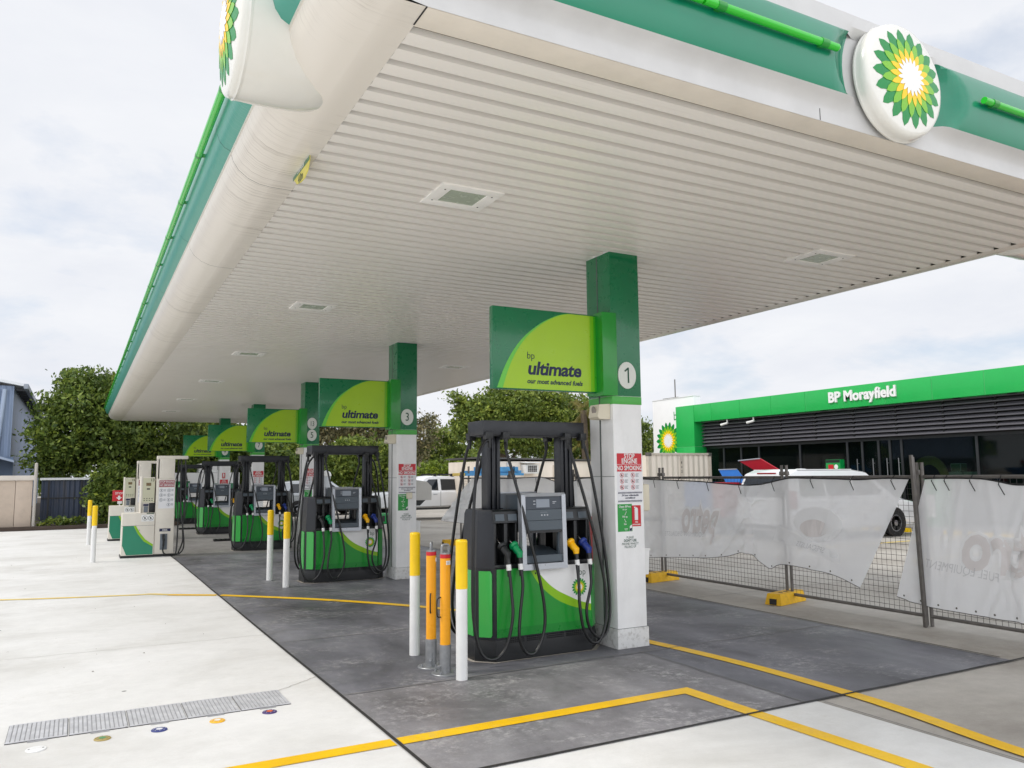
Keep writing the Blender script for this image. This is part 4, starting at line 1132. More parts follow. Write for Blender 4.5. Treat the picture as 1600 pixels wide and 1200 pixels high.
for x, y, nm, c1, c2, lb in caps:
    t_ = thing('fill_cap', lb, 'fill cap', (x, y, .005), 0, 'tank fill caps in the slab')
    I = Matrix.Identity(4); Rr = .055 if nm == 'white' else .047
    mb = MB(); mb.lathe(I, [(Rr + .003, 0), (Rr + .003, .002), (Rr, .006), (Rr * .9, .0072), (.001, .0075)], 28, 0); mb.build('lid', mat(nm + '_cap_paint', c1, .45, var=.1, vs=30), t_)
    mb = MB(); T = Matrix.Translation((0, 0, 0))
    if nm == 'white':
        for a in (0, PI): mb.disc(T, .006, .0080, 0, 10, cu=.038 * math.cos(a), cv=.038 * math.sin(a))
        mb.build('bolt', black, t_, smooth=False)
    else:
        pts = []
        for a in range(24): r_ = .024 if a % 2 == 0 else .019; pts.append((r_ * math.cos(a * PI / 12), r_ * math.sin(a * PI / 12)))
        mb.poly(T, pts, .0088, 0)
        for a in range(8): mb.disc(T, .004, .0084, 1, 8, cu=.037 * math.cos(a * PI / 4), cv=.037 * math.sin(a * PI / 4))
        mb.build('marking', [mat(nm + '_cap_centre', c2, .5), notice_white if nm != 'brass' else ink_green], t_, smooth=False)
# ------------------------------------------------------------------ temporary fence
FX = 8.0
panels = [(3.1, 5.50, 'temporary mesh fence panel at the near end with the printed cloth hung low'), (5.56, 7.38, 'temporary mesh fence panel left bare between the two cloth banners'), (7.46, 9.86, 'temporary mesh fence panel behind the long cloth banner beside column 1'),
          (9.94, 12.34, 'temporary mesh fence panel seen behind the first dispenser and its column'), (12.42, 14.84, 'temporary mesh fence panel with the warning triangle cloth'), (14.92, 17.35, 'temporary mesh fence panel at the far end beside the white ute')]
panels[0] = (3.1, 5.50, 'temporary mesh fence panel under the banner reading fuel equipment')
for (a, b, lb) in panels:
    t_ = thing('temporary_fence', lb, 'fence', (FX, a, .004), 0, 'temporary mesh fence panels')
    L = b - a
    mb = MB()
    for zz in (.10, 1.565): mb.cyl((0, 0, zz), (0, L, zz), .019, n=10)
    lean = .0
    for yy in (0, L): mb.cyl((0, yy, .0), (0, yy, 1.72), .019, n=10)
    mb.build('tube_frame', steel, t_)
    mb = MB(); n_ = int(L / .061)
    for i in range(1, n_):
        yy = L * i / n_; mb.cyl((0.0, yy, .10), (.0, yy, 1.56), .0022, n=4, caps=False)
    for j in range(1, 24):
        zz = .10 + 1.46 * j / 24; mb.cyl((.004, 0, zz), (.004, L, zz), .0022, n=4, caps=False)
    mb.build('wire_mesh', wire, t_, smooth=False)
    for yy in ((0,) if a < 5 else (0, L)):
        mb = MB(); mb.box(-.026, .026, yy - .024, yy + .024, 1.59, 1.64, 0, .006); mb.build('clamp', steel, t_)
# leaning star pickets by the cloth gap
for (x, y, dx, dy, h, lb) in ((7.89, 5.50, .0, .035, 1.80, 'dark steel post leaning in the gap between the banners, no block under it'),):
    t_ = thing('fence_post', lb, 'post', (x, y, .004))
    mb = MB(); mb.box(-.022, .006, -.016, .016, 0, h, 0, .004); mb.box(.012, .028, -.012, .012, 0, h - .02, 0, .003)
    bmesh.ops.transform(mb.bm, matrix=Matrix.Shear('XY', 4, (dx / h * -1, dy / h * -1)) if False else Matrix(((1, 0, dx / h, 0), (0, 1, dy / h, 0), (0, 0, 1, 0), (0, 0, 0, 1))), verts=mb.bm.verts[:])
    mb.build('post_section', steel, t_)
FB = None
for (y, lb) in ((7.42, 'yellow fence block under the mesh panels at the middle of the view of the fence'), (9.90, 'yellow fence block beside the plinth of column number 1'), (17.5, 'amber fence block at the far end, seen between the bollards and pump')):
    lb = {7.42: 'yellow fence block standing alone between the dark paving and the mesh', 9.90: 'yellow fence block beside the plinth of column number 1', 17.5: 'amber fence block at the far end of the fence, behind the bollards'}[y]
    if FB is None:
        FB = thing('fence_block', lb, 'fence block', (0, 0, 0), 0, 'yellow feet of the temporary fence')
        mb = MB(); M = F_right(-.31, 0, 0)
        R = [[(x, y2, z) for x, y2 in ((-.31 * s_, -.11 * q), (.31 * s_, -.11 * q), (.31 * s_, .11 * q), (-.31 * s_, .11 * q))] for z, s_, q in ((.0, 1.0, 1.0), (.02, .99, .99), (.125, .93, .80), (.135, .91, .76))]
        mb.rings(R, 0)
        for sx_ in (-1, 1): mb.box(sx_ * .303 - .012, sx_ * .303 + .006, -.045, .045, .005, .075, 1)
        for cx_ in (-.12, .0, .12): mb.cyl((cx_, 0, .13), (cx_, 0, .1365), .028, n=14, m=1)
        mb.build('block', [mat('yellow_fence_block', (226, 176, 24), .6, var=.12, vs=9, dirt=.45, dirtc=(120, 92, 40), dscale=(3, 3, 3)), joint_m], FB); o = FB
    else: o = copy_tree(FB, label=lb)
    o.location = (FX - .08, y, .004); o.rotation_euler = (0, 0, math.radians(14 if y < 8 else (8 if y < 12 else -6)))

def interp(pts, u):
    """pts ordered (y,z); u in 0..1 along arc"""
    d = [0]
    for a, b in zip(pts[:-1], pts[1:]): d.append(d[-1] + math.hypot(b[0] - a[0], b[1] - a[1]))
    s_ = u * d[-1]
    for i in range(len(pts) - 1):
        if s_ <= d[i + 1] + 1e-9:
            t = (s_ - d[i]) / max(1e-9, d[i + 1] - d[i]); return (pts[i][0] + (pts[i + 1][0] - pts[i][0]) * t, pts[i][1] + (pts[i + 1][1] - pts[i][1]) * t)
    return pts[-1]
def banner(lbl, top, bot, seed, nu=150, nv=44, prints=None, foldamp=.07, pulls=()):
    rnd = random.Random(seed)
    tp_ = [(p.x, p.y) for p in smooth_path([(a, b, 0) for a, b in top], 4)]
    bt_ = [(p.x, p.y) for p in smooth_path([(a, b, 0) for a, b in bot], 4)]
    ph = [rnd.uniform(0, 6) for _ in range(5)]
    def P(u, v, off=0.0):
        a = interp(tp_, u); b = interp(bt_, u)
        yy = a[0] + (b[0] - a[0]) * v; z = a[1] + (b[1] - a[1]) * v
        f = foldamp * (.35 + .65 * v) * (math.sin(u * 17 + ph[0] + v * 2) * .5 + math.sin(u * 41 + ph[1] - v * 3) * .22 + math.sin(u * 7 + ph[2]) * .5 + .16 * math.sin(u * 66 + v * 21 + ph[3]) + .12 * math.sin(u * 95 - v * 34 + ph[4]) + .1 * math.sin(v * 30 + u * 14))
        for (u0, sl, am, wd) in pulls:      # diagonal pull creases
            dd = (u - (u0 + sl * v)) / wd
            f += am * math.exp(-dd * dd)
        return (FX - .055 - abs(f) * .6 + f * .4 - off, yy, z)
    t_ = thing('fence_banner', lbl, 'banner', (0, 0, 0), 0, 'torn cloth banners tied to the fence')
    mb = MB()
    V = [[mb.bm.verts.new(P(i / nu, j / nv)) for i in range(nu + 1)] for j in range(nv + 1)]
    for j in range(nv):
        for i in range(nu):
            f = mb.bm.faces.new((V[j][i], V[j][i + 1], V[j + 1][i + 1], V[j + 1][i]))
    o = mb.build('cloth', mesh_cloth, t_, norm=False)
    # hems
    mb = MB(); mb.tube([P(i / nu, 1.0) for i in range(nu + 1)], .0035, 5, 0); mb.build('hem_rope', wire, t_)
    mb = MB(); mb.tube([P(i / nu, 0.0, .003) for i in range(nu + 1)], .008, 5, 0); mb.build('top_hem', black, t_)
    for q in range(14):
        mb = MB(); mb.disc(F_left(*P(.03 + q * .0723, .972, .006)), .011, 0, 0, 10); mb.build('eyelet', steel, t_, smooth=False)
    for u in (.04, .1, .22, .35, .48, .6, .73, .85, .96):
        p = Vector(P(u, .02, .01)); q = p + Vector((-.03, -.07, -.10))
        mb = MB(); mb.tube([Vector((FX - .01, p.y, 1.585)), p, q], .005, 5, 0); mb.build('cable_tie', black, t_)
    def patch(poly_uv, m, off, name='print', n=None):
        mb = MB(); vs = [mb.bm.verts.new(P(u, v, off)) for u, v in poly_uv]
        mb.bm.faces.new(vs); bmesh.ops.triangulate(mb.bm, faces=mb.bm.faces[:]); return mb.build(name, m, t_, smooth=False, norm=False)
    def strip_patch(center, wd, m, off, name='print'):
        """printed band that follows the cloth; center list of (u,v), wd (du,dv)"""
        mb = MB()
        A = [mb.bm.verts.new(P(u - wd[0] / 2, v - wd[1] / 2, off)) for u, v in center]
        B = [mb.bm.verts.new(P(u + wd[0] / 2, v + wd[1] / 2, off)) for u, v in center]
        for i in range(len(center) - 1): mb.bm.faces.new((A[i], A[i + 1], B[i + 1], B[i]))
        return mb.build(name, m, t_, smooth=False, norm=False)
    def words(body, u0, v0, size_u, size_v, m, off, slope=0.0, name='lettering', bold=.0, sub=True):
        """mirrored lettering (print on the far side showing through); the text runs towards +y"""
        cu = bpy.data.curves.new('t', 'FONT'); cu.body = body; cu.size = 1; cu.offset = bold; cu.resolution_u = 3
        ob = bpy.data.objects.new('t', cu); COL.objects.link(ob)
        dg = bpy.context.evaluated_depsgraph_get(); me = bpy.data.meshes.new_from_object(ob.evaluated_get(dg))
        bm = bmesh.new(); bm.from_mesh(me)
        if sub:
            for _ in range(2):
                bmesh.ops.subdivide_edges(bm, edges=[e for e in bm.edges if e.calc_length() > .22], cuts=1)
                bmesh.ops.triangulate(bm, faces=bm.faces[:])
        bpy.data.objects.remove(ob); bpy.data.curves.remove(cu); bpy.data.meshes.remove(me)
        for v in bm.verts:
            u = u0 - v.co.x * size_u; vv = v0 - v.co.y * size_v + slope * v.co.x
            v.co = Vector(P(min(max(u, 0), 1), min(max(vv, 0), 1), off))
        m2 = bpy.data.meshes.new(name); bm.to_mesh(m2); bm.free(); m2.materials.append(m)
        oo = bpy.data.objects.new(name, m2); COL.objects.link(oo); oo.parent = t_; return oo
    return t_, P, patch, strip_patch, words

b1t = [(10.5, 1.555), (9.56, 1.53), (8.99, 1.515), (8.5, 1.485), (8.0, 1.465), (7.72, 1.485), (7.39, 1.545), (7.2, 1.56), (6.62, 1.55), (6.26, 1.54), (5.93, 1.555), (5.62, 1.55)]
b1b = [(10.5, .30), (9.6, .38), (8.82, .44), (8.4, .50), (8.17, .565), (7.98, .55), (7.81, .46), (7.67, .395), (7.55, .45), (7.40, .47), (7.02, .45), (6.65, .41), (6.32, .31)]
t1, P1, pa1, sp1, wd1 = banner('long pale see-through cloth banner with a ragged sloping end beside column 1', b1t, b1b, 3, prints=None, pulls=((.36, -.06, .08, .03), (.47, .16, .10, .018), (.58, -.14, .09, .016), (.53, .05, -.08, .02), (.86, -.1, .07, .015), (.14, .05, .07, .02)))
wd1('petro', .42, .66, .075, .62, mesh_print, .014, bold=.03)
wd1('petro', .42, .66, .075, .62, mesh_print2, .010, bold=.08)
wd1('EQUIPMENT SPECIALISTS', .36, .72, .0175, .085, mesh_ink, .014)
# second drop emblem near the ragged end
def ell(cu, cv, ru, rv, n=28, rot=0.0):
    return [(cu + ru * math.cos(a) * math.cos(rot) - rv * .5 * math.sin(a) * math.sin(rot), cv + ru * 2 * math.cos(a) * math.sin(rot) + rv * math.sin(a) * math.cos(rot)) for a in [2 * PI * k / n for k in range(n)]]
pa1(ell(.80, .50, .075, .20, rot=-.5), mesh_print2, .010); pa1(ell(.795, .55, .045, .10, rot=-.5), mesh_print, .015)
pa1([(.66, .52), (.72, .60), (.90, .78), (.92, .88), (.80, .80), (.66, .70)], mesh_print2, .003)
wd1('SPECIALISTS', .855, .80, .0185, .085, mesh_ink, .014, slope=-.006)
b2t = [(5.43, 1.55), (5.24, 1.555), (4.84, 1.55), (4.65, 1.52), (4.53, 1.495), (4.41, 1.49), (4.18, 1.50), (3.86, 1.53), (3.2, 1.55)]
b2b = [(5.86, .27), (5.52, .215), (5.14, .2), (4.51, .19), (4.23, .185), (3.97, .185), (3.1, .18)]
t2, P2, pa2, sp2, wd2 = banner('pale cloth banner with mirrored lettering fuel equipment, hung wide and low', b2t, b2b, 8, foldamp=.055, pulls=((.06, .09, .08, .02), (.30, .16, .07, .02), (.46, -.12, .06, .02), (.18, .02, .06, .018)))
wd2('petro', .72, .66, .215, .52, mesh_print, .014, bold=.03)
wd2('petro', .72, .66, .215, .52, mesh_print2, .010, bold=.075)
wd2('FUEL EQUIPMENT', .395, .73, .0385, .095, mesh_ink, .014, slope=-.004)
b3t = [(16.57, 1.575), (14.95, 1.56), (13.86, 1.585), (13.36, 1.58), (12.67, 1.46), (12.23, 1.53), (11.81, 1.57), (10.55, 1.56)]
b3b = [(18.33, .54), (17.06, .53), (15.87, .53), (12.27, .45), (10.55, .32)]
t3, P3, pa3, sp3, wd3 = banner('torn cloth banner with a warning triangle, behind the first dispenser', b3t, b3b, 5, foldamp=.085, pulls=((.3, .08, .06, .03), (.55, -.08, .06, .03), (.7, .1, .05, .03)))
sp3([(.66, .28), (.70, .62)], (.012, 0), mesh_ink, .006); sp3([(.66, .28), (.62, .62)], (.012, 0), mesh_ink, .006); sp3([(.62, .60), (.70, .60)], (0, .05), mesh_ink, .006)
wd3('24', .115, .60, .075, .42, mesh_print2, .006, bold=.01)

# ------------------------------------------------------------------ shop
SX = 22.0
shop = thing('petrol_shop', 'shop building with bright green fascia, black louvres and dark windows', 'shop', (0, 0, 0))
YL, YR = 26.14, 3.0
mb = MB()
ys = [24.0 + .0 - 1.56 * k for k in range(0, 15)]
e = [25.02] + [y for y in ys if y > YR] + [YR]
for a, b in zip(e[:-1], e[1:]):
    mb.box(SX, SX + .62, b + .006, a - .006, 3.715, 4.41, 0, .004)
mb.box(SX + .012, SX + .6, YR, 25.0, 3.72, 4.40, 1)
mb.box(SX + .6, SX + 8, YR, YL, 4.2, 4.36, 2)
mb.build('fascia', [shop_green, mat('fascia_seam', (150, 222, 170), .5), mat('shop_roof', (150, 150, 150), .6)], shop)
mb = MB(); mb.box(SX, SX + .62, 25.032, YL, 2.72, 4.41, 0, .004); mb.box(SX, SX + .62, 25.032, YL, 0, 2.71, 0, .004); mb.box(SX + .01, SX + .6, 25.04, YL - .01, 2.70, 2.73, 1); mb.build('green_pier', [shop_green, MATS['fascia_seam']], shop)
# louvres
mb = MB(); zz = 2.74
while zz < 3.70:
    mb.prism(FM((0, 25.02, 0), (1, 0, 0), (0, 0, 1)), [(SX + .40, zz), (SX + .43, zz - .004), (SX + .52, zz + .085), (SX + .49, zz + .09)], 0, 25.02 - YR, 0)
    mb.box(SX + .385, SX + .41, YR, 25.02, zz - .006, zz + .03, 0); zz += .135
for y in ys: mb.box(SX + .44, SX + .50, y - .03, y + .03, 2.73, 3.72, 1)
mb.box(SX + .55, SX + .6, YR, 25.02, 2.70, 3.75, 1)
mb.build('louvre_screen', [mat('louvre_charcoal', (96, 95, 101), .45), mat('louvre_back', (20, 20, 22), .7)], shop)
# glazing
GX = SX + .60
frame_m = mat('window_frame_black', (34, 37, 40), .4)
ed = [25.0, 24.04, 23.09, 22.16, 20.2, 18.2, 17.62, 17.01, 16.6, 16.19, 13.8, 11.3, 8.8, 6.3, YR]
doors = {(18.2, 17.62), (17.62, 17.01), (17.01, 16.6), (16.6, 16.19)}
for a, b in zip(ed[:-1], ed[1:]):
    nm = 'door' if (a, b) in doors else 'window'
    mb = MB(); f_ = .05
    mb.box(GX, GX + .09, a - f_, a, .05, 2.70, 0, .004); mb.box(GX, GX + .09, b, b + f_ * .6, .05, 2.70, 0, .004)
    mb.box(GX, GX + .085, b + f_ * .6, a - f_, 2.62, 2.70, 0); mb.box(GX, GX + .085, b + f_ * .6, a - f_, .05, .16, 0)
    o = mb.build(nm, frame_m, shop)
    mb = MB(); mb.box(GX + .03, GX + .042, b + f_ * .6, a - f_, .16, 2.62, 0); mb.build('pane', shop_glass, o, smooth=False)
    if nm == 'door':
        mb = MB(); mb.cyl((GX - .05, (a + b) / 2 - .13, .8), (GX - .05, (a + b) / 2 - .13, 2.05), .014, n=8)
        for z_ in (.95, 1.9): mb.cyl((GX - .05, (a + b) / 2 - .13, z_), (GX + .03, (a + b) / 2 - .13, z_), .01, n=6)
        mb.build('handle', galv, o)
mb = MB(); mb.box(SX + .3, SX + 7.5, YR, YL, 0.004, .05, 0); mb.box(SX + 7.4, SX + 7.6, YR, YL, .05, 3.8, 0); mb.box(GX + .3, SX + 7.5, YR, YL, 2.9, 2.95, 0); mb.box(SX + .65, SX + 7.5, YL - .1, YL, .05, 3.8, 0)
mb.build('interior', mat('dim_shop_interior', (72, 70, 66), .8, var=.2), shop, smooth=False)
mb = MB(); mb.box(SX + .5, SX + .58, 18.4, 25.0, 2.05, 2.08, 0); mb.box(GX + .2, GX + .5, 18.4, 24.8, .05, 1.1, 1); mb.build('blind_rail', [silver, mat('shop_counter', (46, 70, 58), .6)], shop) if False else None
# lettering on the fascia
mb = MB(); mb.text(F_left(SX - .02, 17.05, 3.94), 'BP Morayfield', .47, 0, .016, .96, 0, 'CENTER', .03)
mb.build('lettering', mat('letter_white', (238, 238, 238), .4, var=.02), shop, angle=30)
# soffit lamps under the fascia
mb = MB(); [mb.box(SX + .15, SX + .3, y - .7, y - .5, 3.70, 3.717, 0) for y in ys]; mb.build('soffit_lamp', MATS['louvre_back'], shop)
# white blade wall with the sunburst
bw = thing('white_sign_wall', 'tall white sign wall with a sunburst emblem behind the green shop corner', 'wall', (0, 0, 0))
mb = MB(); mb.box(22.62, 23.0, 25.72, 28.45, .004, 4.87, 0, .01); mb.box(22.60, 23.02, 25.70, 28.47, 4.872, 4.90, 0); mb.build('wall_slab', mat('wall_white', (240, 240, 240), .5, var=.02), bw)
mb = MB(); emblem(mb, F_left(22.618, 27.42, 3.06), .82, lift=.004); mb.build('emblem', EMB, bw, smooth=False)
mb = MB(); mb.text(F_left(22.61, 26.80, 3.93), 'bp', .55, 0, -.004, .85); mb.build('lettering', p_green, bw, smooth=False)
mb = MB(); mb.cyl((22.9, 27.2, 4.9), (22.9, 27.2, 5.75), .025, n=8); mb.box(22.85, 22.95, 27.0, 28.0, 4.9, 4.96, 0); mb.build('roof_mast', steel, bw)
CM = None
for y, lb in ((23.24, 'white security camera under the shop fascia, closer to the green pier'), (21.86, 'white security camera under the shop fascia, closer to the shop lettering')):
    if CM is None:
        CM = thing('security_camera', lb, 'camera', (SX + .1, y, 3.70), 0, 'cameras under the shop fascia'); o = CM
        mb = MB(); mb.cyl((0, 0, 0), (0, -.02, -.16), .03, n=8); mb.build('bracket', white, CM)
        mb = MB(); mb.cyl((-.02, -.05, -.14), (-.10, .24, -.20), .04, .05, 12); mb.build('camera_body', white, CM)
    else: o = copy_tree(CM, loc=(SX + .1, y, 3.70), label=lb)
# things in and before the shop windows
o = thing('promo_stand', 'green promo stand with a red and white square beside the shop doors', 'sign', (21.2, 17.55, .004))
mb = MB(); mb.box(-.1, .1, -.28, .28, 0, 2.02, 0, .01); mb.build('board', p_green, o)
mb = MB(); M = F_left(-.102, 0, 0); mb.rect(M, -.27, .27, 1.92, 2.01, .001, 2); mb.rect(M, -.18, .02, 1.72, 1.86, .001, 1); mb.disc(M, .075, .001, 3, 16, cu=.12, cv=1.79); [mb.disc(M, .05, .001, 4 if q % 2 else 3, 10, cu=-.2 + q * .13, cv=1.55) for q in range(4)]
mb.build('print', [p_green, red, black, white, p_yel], o, smooth=False)
o = thing('bread_display', 'yellow-green arched display with a window motif inside the shop window', 'display', (23.1, 15.6, .05))
mb = MB(); M = F_left(0, 0, 0)
arc = [(.62 * math.cos(a), 1.30 + .75 * math.sin(a)) for a in [PI * k / 20 for k in range(21)]]; arci = [(.40 * math.cos(a), 1.30 + .48 * math.sin(a)) for a in [PI * k / 20 for k in range(20, -1, -1)]]
mb.prism(M, arc + arci, 0, .08, 0); mb.box(-.08, .3, -.7, .7, .0, 1.25, 1, .02); mb.build('arch', [mat('display_olive', (170, 178, 70), .5), charcoal], o)
o = thing('white_till', 'small white and green counter unit behind the shop window', 'counter unit', (23.2, 14.75, .05))
mb = MB(); mb.box(-.2, .2, -.2, .2, 0, 1.55, 0, .02); mb.box(-.1, .2, -.45, .45, 1.45, 1.55, 0, .02); mb.box(-.15, .15, -.16, .16, 1.56, 1.80, 1, .02); mb.build('unit', [mat('mint_white', (190, 232, 212), .5), mat('mint_green', (90, 150, 90), .5)], o)
o = thing('gas_bottle_cage', 'red cage against the shop window, seen through the wide banner', 'cage', (20.6, 10.2, .004))
mb = MB(); mb.box(-.35, .35, -.6, .6, .1, 1.55, 0, .02); mb.build('cage_body', red, o)
mb = MB(); [mb.cyl((-.38, -.5 + .2 * q, .15), (-.38, -.5 + .2 * q, 1.5), .012, n=6) for q in range(6)]; mb.build('bars', galv, o)
o = thing('green_bin', 'green and white outdoor bin between the parked van and the shop', 'bin', (20.6, 13.75, .004))
mb = MB(); mb.box(-.3, .3, -.26, .26, .05, 1.5, 0, .02); mb.build('bin_body', p_green, o)
mb = MB(); M = F_left(-.302, 0, 0); mb.rect(M, -.12, .12, .4, 1.0, .001, 0); mb.build('label', white, o, smooth=False)
mb = MB(); mb.box(20.2, 21.9, 3, 25, .004, .14, 0, .02); tag(mb.build('shop_pavement', conc_mid), kind='structure')
WS = None
for q, y in enumerate((14.9, 12.2, 9.5, 17.6)):
    lb = ['yellow wheel stop in front of the parked van', 'yellow wheel stop beside the parked van, behind the cloth gap', 'yellow wheel stop before the red cage', 'yellow wheel stop beyond the parked van'][q]
    if WS is None:
        WS = thing('wheel_stop', lb, 'wheel stop', (19.75, y, .004), 0, 'yellow wheel stops before the shop'); mb = MB()
        mb.prism(F_front(0, .85, 0), [(-.08, 0), (.08, 0), (.06, .11), (-.06, .11)], 0, 1.7, 0); mb.build('bar', yellow, WS)
        mb = MB(); [mb.box(-.083, .083, -.6 + q2 * .4, -.45 + q2 * .4, .0, .112, 0) for q2 in range(4)]; mb.build('black_band', black, WS)
    else: copy_tree(WS, loc=(19.75, y, .004), label=lb)
strips('bay_line', [[(13.5, 12.3), (19.5, 12.3)], [(13.5, 9.6), (19.5, 9.6)], [(13.5, 15.6), (19.5, 15.6)]], .006, line_worn, .1)

# ------------------------------------------------------------------ vehicles
tyre_m = mat('tyre_rubber', (26, 26, 27), .8, var=.1); rim_m = mat('alloy_rim', (150, 152, 156), .35, metal=.6)
car_white = mat('white_car_paint', (232, 233, 235), .25, var=.02, coat=.6)
car_silver = mat('silver_car_paint', (176, 180, 184), .25, metal=.3, var=.02, coat=.6)
trim_m = mat('black_trim', (28, 28, 30), .5)
lamp_red = mat('red_tail_lamp', (150, 16, 18), .2, coat=.5); lamp_clear = mat('clear_head_lamp', (210, 214, 218), .12, coat=.5)
def vehicle(name, lbl, cat, W, lower, cabin, belt_in, roof_in, paint, wheels, wr, wins, loc, rz):
    t_ = thing(name, lbl, cat, loc, rz)
    mb = MB(); n = len(lower)
    cx_ = sum(p[0] for p in lower) / n; cz_ = sum(p[1] for p in lower) / n
    def sc(f, fz): return [(cx_ + (p[0] - cx_) * f, cz_ + (p[1] - cz_) * fz) for p in lower]
    R = []
    for y, f, fz in ((-W / 2, .965, .84), (-W / 2 + .035, .985, .94), (-W / 2 + .12, 1, 1), (0, 1.012, 1.0), (W / 2 - .12, 1, 1), (W / 2 - .035, .985, .94), (W / 2, .965, .84)):
        R.append([(p[0], y, p[1]) for p in sc(f, fz)])
    mb.rings(R, 0)
    zb = min(p[1] for p in cabin); zt = max(p[1] for p in cabin)
    def hw(z, e=0): return (W / 2 - belt_in) + (belt_in - roof_in) * (max(0, z - zb) / (zt - zb)) + e
    zc2 = [(p[0], hw(p[1]), p[1]) for p in cabin]
    R = []
    for s_, f in ((-1, .0), (-.9, .03), (0, .045), (.9, .03), (1, .0)):
        R.append([(p[0], p[1] * s_, p[2] + (f if p[2] > zb + .1 else 0)) for p in zc2])
    mb.rings(R, 0)
    mb.build('body', paint, t_, angle=40)
    for wpoly in wins.get('side', []):
        for s_ in (-1, 1):
            mb = MB(); mb.face([(p[0], s_ * hw(p[1], .006), p[1]) for p in wpoly], 0); mb.build('window', car_glass, t_, smooth=False)
    for nm, wp in (('windscreen', wins.get('front')), ('rear_window', wins.get('rear'))):
        if wp:
            (xa, za), (xb, zb_) = wp
            mb = MB(); mb.face([(xa, -hw(za, -.07), za), (xa, hw(za, -.07), za), (xb, hw(zb_, -.09), zb_), (xb, -hw(zb_, -.09), zb_)], 0); mb.build(nm, car_glass, t_, smooth=False)
    for x in wheels:
        for s_ in (-1, 1):
            M = FM((x, s_ * (W / 2 - .10), wr), (1, 0, 0), (0, 0, 1)) if s_ < 0 else FM((x, s_ * (W / 2 - .10), wr), (-1, 0, 0), (0, 0, 1))
            mb = MB(); mb.lathe(M, [(wr * .62, -.11), (wr * .95, -.11), (wr, -.08), (wr, .08), (wr * .96, .108), (wr * .66, .112), (wr * .62, .10)], 26, 0); wl = mb.build('wheel', tyre_m, t_)
            mb = MB(); mb.lathe(M, [(wr * .64, .06), (wr * .64, .104), (wr * .58, .108), (wr * .55, .07)], 24, 0)
            for q in range(6):
                M2 = M @ Matrix.Rotation(q * PI / 3, 4, 'Z'); mb.prism(M2, [(-.03, .03), (.03, .03), (.022, wr * .6), (-.022, wr * .6)], .075, .10, 0)
            mb.lathe(M, [(.07, .06), (.07, .105), (.001, .112)], 14, 0); mb.lathe(M, [(wr * .6, .02), (.001, .02)], 20, 1)
            mb.build('rim', [rim_m, trim_m], wl)
            mb = MB(); mb.lathe(FM((x, s_ * (W / 2 + .002), wr + .02), (1, 0, 0), (0, 0, 1)) if s_ < 0 else FM((x, s_ * (W / 2 + .002), wr + .02), (-1, 0, 0), (0, 0, 1)), [(wr * 1.14, -.06), (wr * 1.14, .006), (wr * 1.0, .006), (.01, -.05)], 24, 0); mb.build('wheel_arch', trim_m, t_)
    return t_, hw
# white people mover, parked nose to the shop
low = [(0, .32), (.05, .25), (4.4, .25), (4.62, .36), (4.62, .62), (4.5, .86), (3.75, 1.0), (.05, 1.02), (-.02, .7)]
cab = [(.05, 1.0), (3.75, .99), (2.9, 1.60), (2.4, 1.66), (.45, 1.66), (.22, 1.58)]
van, hwv = vehicle('parked_van', 'white people mover parked nose to the shop behind the fence cloth', 'van', 1.85, low, cab, .04, .22, car_white, (.85, 3.68), .33,
    {'side': [[(.35, 1.06), (1.25, 1.06), (1.25, 1.5), (.5, 1.5)], [(1.32, 1.06), (2.25, 1.05), (2.25, 1.52), (1.32, 1.51)], [(2.32, 1.05), (3.45, 1.04), (2.85, 1.5), (2.32, 1.52)]], 'rear': ((.035, 1.05), (.20, 1.54)), 'front': ((3.72, 1.02), (2.95, 1.56))}, (14.58, 14.28, .004), 0)
for s_ in (-1, 1): mb = MB(); mb.box(-.03, .2, s_ * .88 - .06, s_ * .88 + .045, .78, 1.2, 0, .02); mb.build('tail_lamp', lamp_red, van)
mb = MB(); mb.box(.20, .26, -.3, .3, 1.595, 1.625, 0); mb.build('brake_lamp', lamp_red, van)
mb = MB(); mb.box(-.045, .1, -.35, .35, .62, .78, 0, .01); mb.box(-.06, .3, -.88, .88, .26, .42, 1, .03); mb.build('bumper', [notice_white, trim_m], van)
for s_ in (-1, 1):
    mb = MB(); mb.box(4.3, 4.58, s_ * .78 - .12, s_ * .78 + .12, .70, .84, 0, .03); mb.build('headlight', lamp_clear, van)
    mb = MB(); mb.box(3.15, 3.3, s_ * 1.0 - .08, s_ * 1.0 + .08, 1.0, 1.14, 0, .03); mb.build('mirror', car_white, van)
mb = MB(); mb.box(.5, 2.4, -.7, -.66, 1.68, 1.70, 0); mb.box(.5, 2.4, .66, .7, 1.68, 1.70, 0); mb.box(1.3, 1.5, -.1, .1, 1.66, 1.72, 0, .03); mb.build('roof_rail', car_white, van)
mb = MB(); [mb.box(x - .005, x + .005, -.9285, -.915, .35, 1.02, 0) for x in (1.3, 2.28, 3.4)]; mb.build('door_seam', joint_m, van)
for x in (1.5, 2.45): mb = MB(); mb.box(x, x + .18, -.945, -.915, .88, .92, 0, .008); mb.build('handle', car_white, van)
